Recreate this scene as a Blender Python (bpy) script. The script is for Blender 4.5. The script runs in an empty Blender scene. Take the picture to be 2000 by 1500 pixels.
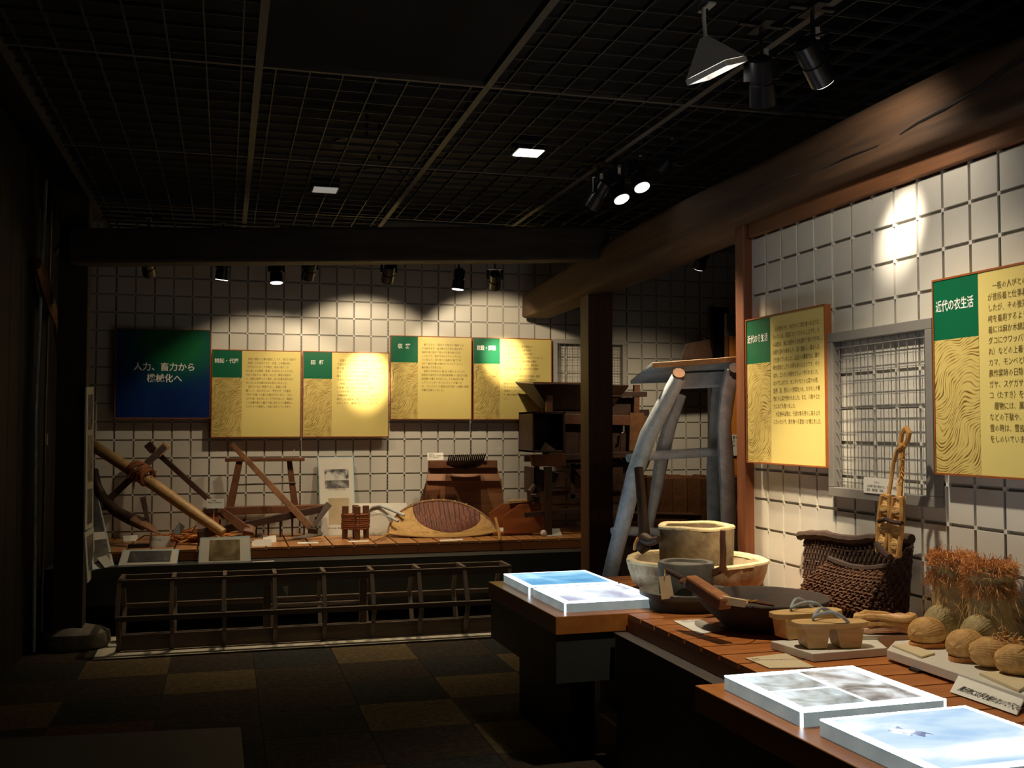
import bpy, bmesh, math, random
from mathutils import Vector, Matrix
random.seed(7)
PI = math.pi
scene = bpy.context.scene
COL = scene.collection

# ------------------------------------------------------------------ camera
cam_d = bpy.data.cameras.new('camera')
cam_d.sensor_width = 36.0
cam_d.lens = 36.38
cam_d.clip_end = 60
cam = bpy.data.objects.new('camera', cam_d)
COL.objects.link(cam)
cam.location = (0, 0, 1.48)
cam.rotation_euler = (PI / 2 + 0.0411, 0, -0.2702)
scene.camera = cam

# ------------------------------------------------------------------ world, exposure
world = bpy.data.worlds.new('world')
world.use_nodes = True
world.node_tree.nodes['Background'].inputs[0].default_value = (0.55, 0.6, 0.7, 1)
world.node_tree.nodes['Background'].inputs[1].default_value = 0.0028
scene.world = world
vs = scene.view_settings
vs.view_transform = 'Standard'
vs.look = 'None'
vs.exposure = 0.0
vs.gamma = 1.0
vs.use_curve_mapping = False

WARM = (1.0, 0.79, 0.52)
SOFT = (1.0, 0.85, 0.64)
NEUTRAL = (1.0, 0.87, 0.70)

def spot(name, loc, aim, watts, angle, blend=1.0, color=WARM, radius=0.03):
    d = bpy.data.lights.new(name, 'SPOT')
    d.energy = watts
    d.color = color
    d.spot_size = math.radians(angle)
    d.spot_blend = blend
    d.shadow_soft_size = radius
    o = bpy.data.objects.new(name, d)
    COL.objects.link(o)
    o.location = loc
    v = Vector(aim) - Vector(loc)
    o.rotation_euler = v.to_track_quat('-Z', 'Y').to_euler()
    return o

# lamp heads: position of the lens, the point it is aimed at (used again by the lamp builders below)
BACK_SPOTS = [
    # lens position, aim, lit
    ((-0.544, 7.95, 2.597), (-0.45, 9.05, 1.9), 'dark'),
    ((-0.037, 7.95, 2.571), (-0.25, 8.25, 0.6), 'lit'),
    ((0.361, 7.95, 2.563), (0.42, 7.75, 0.6), 'lit'),
    ((0.592, 8, 2.614), (0.30, 9.05, 1.42), 'wall'),
    ((1.205, 8, 2.618), (1.16, 9.05, 1.72), 'wall'),
    ((1.757, 7.95, 2.563), (1.55, 8.0, 0.6), 'lit'),
    ((2.071, 8, 2.601), (2.30, 9.05, 1.86), 'wall'),
]
FAR_SPOTS = [
    ((2.021, 5.6, 2.746), (1.1, 6.6, 0.9), 'dark'),
    ((2.195, 5.55, 2.794), (2.62, 4.60, 0.85), 'lit'),
    ((2.301, 5.5, 2.858), (2.60, 4.45, 0.85), 'lit'),
    ((2.407, 5.5, 2.963), (1.0, 6.6, 1.2), 'dark'),
]
NEAR_SPOTS = [
    ((1.961, 3.5, 2.704), (2.645, 4.55, 0.78), 'wall'),
    ((2.097, 3.3, 2.746), (2.645, 3.605, 2.277), 'lit'),
]
PYRAMID = (1.744, 3.45, 2.8)
ALCOVE_FILL = ((3.55, 7.35, 2.72), (3.70, 9.0, 0.70), 'lit')  # added lamp, out of sight, to brighten the dark alcove

def fwd(p, a, d=0.02):
    v = (Vector(a) - Vector(p)).normalized()
    return Vector(p) + v * d

# light given by those lamps
spot('lamp_light_left', fwd(*BACK_SPOTS[1][:2]), BACK_SPOTS[1][1], 16, 74)
spot('lamp_light_mid', fwd(*BACK_SPOTS[2][:2]), BACK_SPOTS[2][1], 62, 90)
spot('lamp_light_right', fwd(*BACK_SPOTS[5][:2]), BACK_SPOTS[5][1], 95, 90)
spot('lamp_wall_left', fwd(*BACK_SPOTS[3][:2]), BACK_SPOTS[3][1], 36, 84, 0.4)
spot('lamp_wall_mid', fwd(*BACK_SPOTS[4][:2]), BACK_SPOTS[4][1], 46, 86, 0.35)
spot('lamp_wall_mid_core', fwd(*BACK_SPOTS[4][:2]), (1.17, 9.05, 1.84), 430, 24, 1.0)
spot('lamp_wall_right', fwd(*BACK_SPOTS[6][:2]), BACK_SPOTS[6][1], 40, 84, 0.35)
spot('lamp_wall_right_core', fwd(*BACK_SPOTS[6][:2]), (2.44, 9.05, 2.04), 330, 24, 1.0)
spot('lamp_far_a', fwd(*FAR_SPOTS[1][:2]), FAR_SPOTS[1][1], 200, 54)
spot('lamp_far_b', fwd(*FAR_SPOTS[2][:2]), FAR_SPOTS[2][1], 150, 46)
spot('lamp_bench', fwd(*NEAR_SPOTS[0][:2]), NEAR_SPOTS[0][1], 300, 31, 1.0)
spot('lamp_near', fwd(*NEAR_SPOTS[1][:2]), NEAR_SPOTS[1][1], 14, 125, 0.8, NEUTRAL)
spot('lamp_near_core', fwd(*NEAR_SPOTS[1][:2]), NEAR_SPOTS[1][1], 120, 24, 1.0, NEUTRAL)
spot('pyramid_light', fwd(PYRAMID, (2.2, 3.1, 0.6), 0.05), (2.2, 3.1, 0.6), 118, 104, 0.95, SOFT)
spot('lamp_alcove', fwd(*ALCOVE_FILL[:2]), ALCOVE_FILL[1], 70, 84, 0.9)
spot('down_light', (1.62, 5.48, 2.98), (1.55, 5.4, 0), 5, 130, 1.0, (1.0, 0.86, 0.68), 0.07)
spot('hall_light', (0.9, -0.6, 2.25), (1.75, 3.5, 2.78), 22, 46, 1.0, (1.0, 0.93, 0.84), 0.3)

# ------------------------------------------------------------------ materials
def srgb(r, g, b):
    f = lambda c: c / 12.92 if c <= 0.04045 else ((c + 0.055) / 1.055) ** 2.4
    return (f(r / 255), f(g / 255), f(b / 255), 1)

def new_mat(name):
    m = bpy.data.materials.new(name)
    m.use_nodes = True
    nt = m.node_tree
    return m, nt, nt.nodes['Principled BSDF']

def coords(nt, scale=(1, 1, 1), kind='Object'):
    tc = nt.nodes.new('ShaderNodeTexCoord')
    mp = nt.nodes.new('ShaderNodeMapping')
    mp.inputs['Scale'].default_value = scale
    nt.links.new(tc.outputs[kind], mp.inputs['Vector'])
    return mp.outputs['Vector']

def noise(nt, vec, scale, detail=4, rough=0.6, dist=0.0):
    n = nt.nodes.new('ShaderNodeTexNoise')
    n.inputs['Scale'].default_value = scale
    n.inputs['Detail'].default_value = detail
    n.inputs['Roughness'].default_value = rough
    n.inputs['Distortion'].default_value = dist
    nt.links.new(vec, n.inputs['Vector'])
    return n.outputs['Fac']

def ramp(nt, fac, stops, interp='LINEAR'):
    r = nt.nodes.new('ShaderNodeValToRGB')
    r.color_ramp.interpolation = interp
    els = r.color_ramp.elements
    while len(els) < len(stops):
        els.new(0.5)
    for e, (p, c) in zip(els, stops):
        e.position = p
        e.color = c
    nt.links.new(fac, r.inputs['Fac'])
    return r.outputs['Color']

def bump(nt, bsdf, fac, strength=0.3, dist=0.004):
    b = nt.nodes.new('ShaderNodeBump')
    b.inputs['Strength'].default_value = strength
    b.inputs['Distance'].default_value = dist
    nt.links.new(fac, b.inputs['Height'])
    nt.links.new(b.outputs['Normal'], bsdf.inputs['Normal'])

def plain(name, c, rough=0.6, var=0.12, scale=25, metal=0.0, bmp=0.15):
    m, nt, b = new_mat(name)
    v = coords(nt)
    f = noise(nt, v, scale)
    lo = tuple(x * (1 - var) for x in c[:3]) + (1,)
    hi = tuple(min(1, x * (1 + var)) for x in c[:3]) + (1,)
    nt.links.new(ramp(nt, f, [(0.25, lo), (0.75, hi)]), b.inputs['Base Color'])
    b.inputs['Roughness'].default_value = rough
    b.inputs['Metallic'].default_value = metal
    if bmp:
        bump(nt, b, f, bmp, 0.002)
    return m

def wood(name, dark, light, axis='x', rough=0.5, fine=60, bmp=0.25):
    m, nt, b = new_mat(name)
    s = {'x': (0.06, 1, 1), 'y': (1, 0.06, 1), 'z': (1, 1, 0.06), 'n': (0.5, 0.5, 0.5)}[axis]
    v = coords(nt, s)
    f = noise(nt, v, fine, 5, 0.65, 0.6)
    g = noise(nt, coords(nt, tuple(x * 1.5 for x in s)), 7, 3, 0.5, 0.3)
    mx = nt.nodes.new('ShaderNodeMath')
    mx.operation = 'ADD'
    nt.links.new(f, mx.inputs[0])
    nt.links.new(g, mx.inputs[1])
    hf = nt.nodes.new('ShaderNodeMath')
    hf.operation = 'MULTIPLY'
    hf.inputs[1].default_value = 0.5
    nt.links.new(mx.outputs[0], hf.inputs[0])
    nt.links.new(ramp(nt, hf.outputs[0], [(0.36, dark), (0.64, light)]), b.inputs['Base Color'])
    b.inputs['Roughness'].default_value = rough
    bump(nt, b, hf.outputs[0], bmp, 0.003)
    return m

def glow(name, c, s):
    m, nt, b = new_mat(name)
    b.inputs['Base Color'].default_value = (0.8, 0.8, 0.8, 1)
    b.inputs['Emission Color'].default_value = c
    b.inputs['Emission Strength'].default_value = s
    return m

M = {}
M['tile'] = plain('wall_tile', (0.66, 0.635, 0.565, 1), 0.40, 0.035, 6, 0, 0.05)
M['tile_back'] = plain('wall_backing', (0.36, 0.345, 0.31, 1), 0.7, 0.04)
M['slot'] = plain('slot_metal', (0.16, 0.15, 0.13, 1), 0.5)
M['dark_wall'] = plain('dark_wall', (0.016, 0.013, 0.010, 1), 0.8, 0.2, 8)
M['ceiling'] = plain('ceiling_black', (0.008, 0.008, 0.009, 1), 0.9)
M['rail'] = plain('ceiling_rail', (0.055, 0.048, 0.043, 1), 0.6)
M['lattice'] = plain('ceiling_lattice', (0.017, 0.017, 0.019, 1), 0.6)
M['black'] = plain('black_lacquer', (0.012, 0.013, 0.015, 1), 0.28, 0.1, 20, 0, 0.0)
M['plinth'] = plain('dark_plinth', (0.046, 0.048, 0.044, 1), 0.42, 0.1, 20, 0, 0.02)
M['plinth_top'] = plain('plinth_top', (0.10, 0.085, 0.07, 1), 0.5)
M['deck_y'] = wood('deck_wood_lengthwise', srgb(158, 106, 60), srgb(194, 140, 86), 'y', 0.42, 40, 0.12)
M['deck_x'] = wood('deck_wood_crosswise', srgb(158, 90, 40), srgb(196, 124, 62), 'x', 0.42, 40, 0.12)
M['counter'] = wood('counter_wood', srgb(172, 100, 42), srgb(198, 126, 60), 'y', 0.36, 26, 0.05)
M['fascia_x'] = wood('fascia_wood_long', srgb(140, 84, 44), srgb(170, 106, 58), 'x', 0.4, 40, 0.1)
M['fascia_y'] = wood('fascia_wood_side', srgb(132, 70, 28), srgb(160, 92, 42), 'y', 0.4, 40, 0.1)
M['beam_y'] = wood('beam_wood', srgb(62, 44, 30), srgb(98, 70, 46), 'y', 0.85, 34, 0.9)
M['beam_x'] = wood('beam_wood_cross', srgb(44, 36, 28), srgb(66, 54, 42), 'x', 0.8, 22, 0.5)
M['post'] = wood('post_wood', srgb(76, 46, 30), srgb(106, 66, 42), 'z', 0.6, 40, 0.3)
M['post_end'] = wood('post_wood_red', srgb(100, 56, 32), srgb(130, 76, 44), 'z', 0.5, 40, 0.2)
M['trim'] = wood('trim_wood', srgb(104, 66, 40), srgb(132, 86, 52), 'y', 0.7, 30, 0.15)
M['dark_wood'] = wood('old_dark_wood', srgb(44, 28, 20), srgb(72, 46, 30), 'n', 0.55, 50)
M['red_wood'] = wood('old_red_wood', srgb(84, 50, 32), srgb(120, 76, 48), 'n', 0.55, 50)
M['mid_wood'] = wood('old_brown_wood', srgb(96, 62, 36), srgb(140, 94, 56), 'n', 0.55, 50)
M['pale_wood'] = wood('pale_wood', srgb(140, 108, 66), srgb(190, 152, 100), 'n', 0.5, 40)
M['grey_wood'] = wood('weathered_grey_wood', srgb(160, 172, 180), srgb(214, 224, 228), 'n', 0.75, 50, 0.5)  # weathered grey, with the light boxes' blue spill put into the colour
M['box_wood'] = wood('box_wood', srgb(140, 78, 42), srgb(172, 102, 58), 'x', 0.4, 30, 0.1)
M['geta_wood'] = wood('clog_wood', srgb(180, 142, 86), srgb(218, 180, 120), 'x', 0.5, 40, 0.15)
M['frame_brown'] = plain('frame_brown', srgb(150, 84, 36), 0.45, 0.1)
M['iron'] = plain('dark_iron', (0.02, 0.019, 0.02, 1), 0.4, 0.3, 30, 0.6)
M['steel'] = plain('blade_steel', (0.32, 0.30, 0.27, 1), 0.4, 0.2, 30, 0.7)
M['paper'] = plain('white_card', (0.80, 0.78, 0.70, 1), 0.7, 0.03, 10, 0, 0)
M['paper_grey'] = plain('shaded_card', (0.46, 0.46, 0.42, 1), 0.7, 0.05, 10, 0, 0)
M['cream'] = plain('cream_card', (0.66, 0.55, 0.34, 1), 0.7, 0.06, 10, 0, 0)
M['board_white'] = plain('white_board', (0.66, 0.63, 0.54, 1), 0.55, 0.03, 6, 0, 0)
M['blue_edge'] = plain('pale_blue_edge', (0.42, 0.60, 0.66, 1), 0.5, 0.05)
M['ink'] = plain('ink', (0.015, 0.014, 0.013, 1), 0.6, 0.0, 10, 0, 0)
M['body_ink'] = plain('body_ink', (0.16, 0.105, 0.025, 1), 0.5, 0.0, 10, 0, 0)
M['white_ink'] = plain('white_print', (0.85, 0.85, 0.80, 1), 0.5, 0.0, 10, 0, 0)
M['green'] = plain('print_green', srgb(8, 100, 66), 0.35, 0.04, 5, 0, 0)
M['yellow'] = plain('print_yellow', srgb(224, 206, 126), 0.30, 0.02, 4, 0, 0)
M['grey_light'] = plain('light_grey_frame', (0.42, 0.40, 0.36, 1), 0.5, 0.05)
M['grey_metal'] = plain('grey_frame', (0.20, 0.19, 0.175, 1), 0.5, 0.05)
M['wire'] = plain('grey_wire', (0.26, 0.255, 0.24, 1), 0.45, 0.05, 20, 0.2)
M['lamp'] = plain('lamp_black', (0.012, 0.012, 0.014, 1), 0.3, 0.1, 20, 0, 0)
M['lamp_white'] = plain('lamp_white', (0.82, 0.80, 0.76, 1), 0.45, 0.03, 20, 0, 0)
M['lens_on'] = glow('lit_lens', (1.0, 0.93, 0.86, 1), 3.5)
M['lens_off'] = plain('dark_lens', (0.03, 0.03, 0.035, 1), 0.15)
M['light_panel'] = glow('lit_panel', (1.0, 0.94, 0.86, 1), 7)
M['dim_panel'] = glow('dim_panel', (1.0, 0.95, 0.85, 1), 0.22)
M['stone'] = plain('base_stone', (0.20, 0.175, 0.14, 1), 0.85, 0.35, 12, 0, 0.8)
M['mortar'] = wood('pale_mortar_stone', srgb(104, 74, 46), srgb(164, 150, 122), 'n', 0.9, 26, 0.8)  # mottled stone; its brown also stands for warm bounce off the wood
M['tub_stone'] = wood('worn_tub_stone', srgb(88, 72, 50), srgb(136, 118, 88), 'n', 0.9, 40, 0.7)
M['quern'] = plain('dark_quern_stone', (0.095, 0.09, 0.075, 1), 0.8, 0.3, 20, 0, 0.5)
M['bowl'] = wood('blackened_bowl_wood', srgb(32, 21, 14), srgb(56, 38, 26), 'x', 0.85, 40, 0.3)
M['straw'] = wood('straw', srgb(166, 120, 62), srgb(214, 172, 108), 'n', 0.8, 120, 0.5)
M['straw_grey'] = wood('aged_straw', srgb(140, 122, 82), srgb(186, 166, 116), 'n', 0.85, 120, 0.5)
M['straw_red'] = wood('reddish_straw', srgb(184, 116, 58), srgb(224, 162, 98), 'n', 0.85, 90, 0.4)
M['straw_mix'] = wood('mixed_straw', srgb(150, 96, 48), srgb(196, 140, 80), 'n', 0.85, 90, 0.4)
M['roller_wood'] = wood('roller_wood', srgb(78, 66, 56), srgb(120, 102, 86), 'x', 0.7, 40)
M['wicker_light'] = wood('brown_wicker', srgb(84, 54, 36), srgb(128, 88, 60), 'n', 0.8, 60, 0.5)
M['thresher_wood'] = wood('thresher_wood', srgb(112, 70, 44), srgb(156, 104, 66), 'x', 0.5, 40, 0.3)
M['worn_rim'] = wood('worn_stone_rim', srgb(178, 160, 118), srgb(220, 206, 168), 'n', 0.9, 40, 0.6)  # pale ring: lamplight on the stone rims put into the colour
M['sheath'] = wood('sheath_wood', srgb(120, 72, 38), srgb(166, 106, 58), 'n', 0.5, 40)
M['rope'] = wood('straw_rope', srgb(150, 104, 48), srgb(206, 158, 88), 'n', 0.85, 120, 0.6)
M['rope_brown'] = wood('brown_rope', srgb(108, 60, 32), srgb(156, 94, 54), 'n', 0.85, 120, 0.6)
M['wicker'] = wood('dark_wicker', srgb(40, 26, 18), srgb(72, 46, 32), 'n', 0.8, 60, 0.5)
M['basket'] = wood('basket_tan', srgb(168, 126, 68), srgb(210, 170, 104), 'n', 0.65, 40, 0.3)
M['bark'] = wood('basket_bark', srgb(84, 40, 24), srgb(122, 66, 42), 'z', 0.6, 40, 0.3)
M['strap'] = plain('grey_blue_strap', (0.30, 0.34, 0.34, 1), 0.8, 0.2, 80)
M['paper_floor'] = plain('floor_paper', (0.72, 0.66, 0.52, 1), 0.8, 0.06, 8, 0, 0.1)
M['mat'] = plain('grey_mat', (0.10, 0.096, 0.085, 1), 0.7, 0.06)
M['orange'] = plain('orange_partition', srgb(206, 126, 50), 0.6, 0.04, 6, 0, 0)
M['cloth'] = plain('dyed_straw_cloth', (0.60, 0.36, 0.22, 1), 0.8, 0.3, 30, 0, 0.4)
M['acrylic'] = plain('clear_edge', (0.5, 0.55, 0.55, 1), 0.2, 0.02)

def carpet(name, c):
    m, nt, b = new_mat(name)
    f = noise(nt, coords(nt), 260, 2, 0.7)
    g = noise(nt, coords(nt), 30, 3, 0.6)
    mx = nt.nodes.new('ShaderNodeMath')
    mx.operation = 'MULTIPLY'
    nt.links.new(f, mx.inputs[0])
    nt.links.new(g, mx.inputs[1])
    nt.links.new(ramp(nt, mx.outputs[0], [(0.1, tuple(x * 0.5 for x in c[:3]) + (1,)), (0.42, tuple(x * 1.5 for x in c[:3]) + (1,))]), b.inputs['Base Color'])
    b.inputs['Roughness'].default_value = 0.95
    b.inputs['Specular IOR Level'].default_value = 0.1
    bump(nt, b, f, 0.6, 0.003)
    return m
M['carpet_tan'] = carpet('carpet_tan', (0.14, 0.103, 0.052, 1))
M['carpet_brown'] = carpet('carpet_brown', (0.060, 0.046, 0.034, 1))
M['carpet_grey'] = carpet('carpet_grey', (0.044, 0.044, 0.038, 1))
M['carpet_red'] = carpet('carpet_red', (0.10, 0.055, 0.030, 1))

def wave_print(name, base, line):
    m, nt, b = new_mat(name)
    tc = nt.nodes.new('ShaderNodeTexCoord')
    sp = nt.nodes.new('ShaderNodeSeparateXYZ')
    nt.links.new(tc.outputs['Object'], sp.inputs[0])
    def mt(op, a, c=None, d=None):
        n = nt.nodes.new('ShaderNodeMath')
        n.operation = op
        for k, x in enumerate((a, c, d)):
            if x is None:
                continue
            if isinstance(x, (int, float)):
                n.inputs[k].default_value = x
            else:
                nt.links.new(x, n.inputs[k])
        return n.outputs[0]
    u = mt('SUBTRACT', sp.outputs['X'], sp.outputs['Y'])
    v = sp.outputs['Z']
    n1 = noise(nt, tc.outputs['Object'], 4.0, 1)
    n2 = noise(nt, tc.outputs['Object'], 11.0, 1)
    sweep = mt('SINE', mt('ADD', mt('MULTIPLY', u, 17.0), mt('ADD', mt('MULTIPLY', v, 13.0), mt('MULTIPLY', n1, 7.0))))
    ph = mt('ADD', mt('ADD', mt('MULTIPLY', v, 68.0), mt('MULTIPLY', u, -46.0)), mt('ADD', mt('MULTIPLY', sweep, 2.6), mt('MULTIPLY', n2, 2.4)))
    band = mt('SINE', mt('MULTIPLY', ph, 6.283))
    cu = nt.nodes.new('ShaderNodeCombineXYZ')
    nt.links.new(mt('MULTIPLY', ph, 0.8), cu.inputs[0])
    nt.links.new(mt('ADD', mt('MULTIPLY', u, 15.0), mt('MULTIPLY', v, 11.0)), cu.inputs[1])
    brk = noise(nt, cu.outputs[0], 1.0, 1)
    big = noise(nt, tc.outputs['Object'], 9.0, 2)
    st = mt('MULTIPLY', mt('MULTIPLY', mt('ADD', band, 0.55), mt('SUBTRACT', brk, 0.30)), mt('MULTIPLY', big, 3.4))
    nt.links.new(ramp(nt, st, [(0.16, base), (0.80, line)]), b.inputs['Base Color'])
    b.inputs['Roughness'].default_value = 0.4
    return m
M['wave'] = wave_print('wave_print', srgb(212, 190, 112), srgb(112, 86, 34))

def blue_print():
    m, nt, b = new_mat('blue_green_print')
    tc = nt.nodes.new('ShaderNodeTexCoord')
    mp = nt.nodes.new('ShaderNodeMapping')
    mp.inputs['Location'].default_value = (-0.18, 0, -0.62)
    mp.inputs['Scale'].default_value = (2.0, 1, 2.6)
    nt.links.new(tc.outputs['Object'], mp.inputs['Vector'])
    g = nt.nodes.new('ShaderNodeTexGradient')
    g.gradient_type = 'SPHERICAL'
    nt.links.new(mp.outputs['Vector'], g.inputs['Vector'])
    f = noise(nt, tc.outputs['Object'], 3.5, 2)
    mx = nt.nodes.new('ShaderNodeMath')
    mx.operation = 'MULTIPLY_ADD'
    mx.inputs[1].default_value = 0.35
    nt.links.new(f, mx.inputs[0])
    nt.links.new(g.outputs['Fac'], mx.inputs[2])
    nt.links.new(ramp(nt, mx.outputs[0], [(0.16, srgb(6, 40, 108)), (0.40, srgb(8, 62, 92)), (0.8, srgb(18, 104, 60))]), b.inputs['Base Color'])
    b.inputs['Roughness'].default_value = 0.35
    return m
M['blue'] = blue_print()

def photo(name, stops, scale=9, seed=0.0):
    m, nt, b = new_mat(name)
    mp = coords(nt, (1, 1, 1))
    n = nt.nodes.new('ShaderNodeTexNoise')
    n.noise_dimensions = '4D'
    n.inputs['W'].default_value = seed
    n.inputs['Scale'].default_value = scale
    n.inputs['Detail'].default_value = 6
    n.inputs['Distortion'].default_value = 0.6
    nt.links.new(mp, n.inputs['Vector'])
    nt.links.new(ramp(nt, n.outputs['Fac'], stops), b.inputs['Base Color'])
    b.inputs['Roughness'].default_value = 0.3
    return m
GREY = lambda v: (v, v * 0.98, v * 0.92, 1)
M['photo_field'] = photo('photo_field', [(0.35, GREY(0.05)), (0.5, GREY(0.12)), (0.62, GREY(0.40))], 14, 1)
M['photo_sky'] = photo('photo_sky', [(0.42, GREY(0.08)), (0.5, GREY(0.45)), (0.6, GREY(0.62))], 12, 2)
M['photo_sepia'] = photo('photo_sepia', [(0.3, (0.07, 0.05, 0.02, 1)), (0.5, (0.17, 0.13, 0.065, 1)), (0.7, (0.34, 0.27, 0.15, 1))], 10, 3)
M['photo_dark'] = photo('photo_dark', [(0.3, GREY(0.03)), (0.55, GREY(0.08)), (0.7, GREY(0.2))], 10, 4)
M['photo_tan'] = photo('photo_tan', [(0.3, (0.36, 0.27, 0.15, 1)), (0.6, (0.55, 0.44, 0.28, 1)), (0.75, (0.62, 0.52, 0.36, 1))], 6, 5)

def film(name, stops, strength, scale=5, seed=0.0, stretch=(1, 1, 1)):
    m, nt, b = new_mat(name)
    v = coords(nt, stretch)
    n = nt.nodes.new('ShaderNodeTexNoise')
    n.noise_dimensions = '4D'
    n.inputs['W'].default_value = seed
    n.inputs['Scale'].default_value = scale
    n.inputs['Detail'].default_value = 5
    n.inputs['Distortion'].default_value = 0.5
    nt.links.new(v, n.inputs['Vector'])
    c = ramp(nt, n.outputs['Fac'], stops)
    b.inputs['Base Color'].default_value = (0.16, 0.17, 0.17, 1)
    b.inputs['Roughness'].default_value = 0.2
    nt.links.new(c, b.inputs['Emission Color'])
    b.inputs['Emission Strength'].default_value = strength
    return m
M['box_side'] = film('lightbox_side', [(0.3, (0.46, 0.58, 0.60, 1)), (0.7, (0.72, 0.82, 0.78, 1))], 0.28, 12)
M['box_top'] = glow('lightbox_glow', (0.66, 0.86, 1.0, 1), 6.0)
M['film_sky'] = film('film_sky', [(0.34, (0.07, 0.26, 0.50, 1)), (0.50, (0.16, 0.42, 0.66, 1)), (0.68, (0.42, 0.72, 0.90, 1))], 1.35, 4, 1)
M['film_field'] = film('film_field', [(0.32, (0.16, 0.13, 0.20, 1)), (0.46, (0.27, 0.28, 0.36, 1)), (0.55, (0.40, 0.44, 0.48, 1)), (0.64, (0.95, 1, 1, 1))], 2.1, 4.5, 2, (1, 0.6, 1))
M['film_people'] = film('film_people', [(0.36, (0.10, 0.09, 0.085, 1)), (0.46, (0.30, 0.28, 0.265, 1)), (0.55, (0.52, 0.53, 0.53, 1)), (0.68, (0.80, 0.90, 0.96, 1))], 1.25, 10, 3)
M['film_small'] = film('film_small', [(0.34, (0.16, 0.17, 0.17, 1)), (0.48, (0.36, 0.42, 0.44, 1)), (0.64, (0.62, 0.74, 0.80, 1))], 1.25, 11, 4)
M['film_snow'] = film('film_snow', [(0.34, (0.18, 0.29, 0.42, 1)), (0.48, (0.31, 0.40, 0.46, 1)), (0.60, (0.48, 0.50, 0.51, 1))], 2.1, 4.2, 6, (0.7, 1.6, 1))
M['film_dark'] = film('film_dark', [(0.40, (0.10, 0.12, 0.24, 1)), (0.52, (0.26, 0.32, 0.46, 1)), (0.62, (0.9, 0.97, 1, 1))], 1.6, 18, 6)

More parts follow.
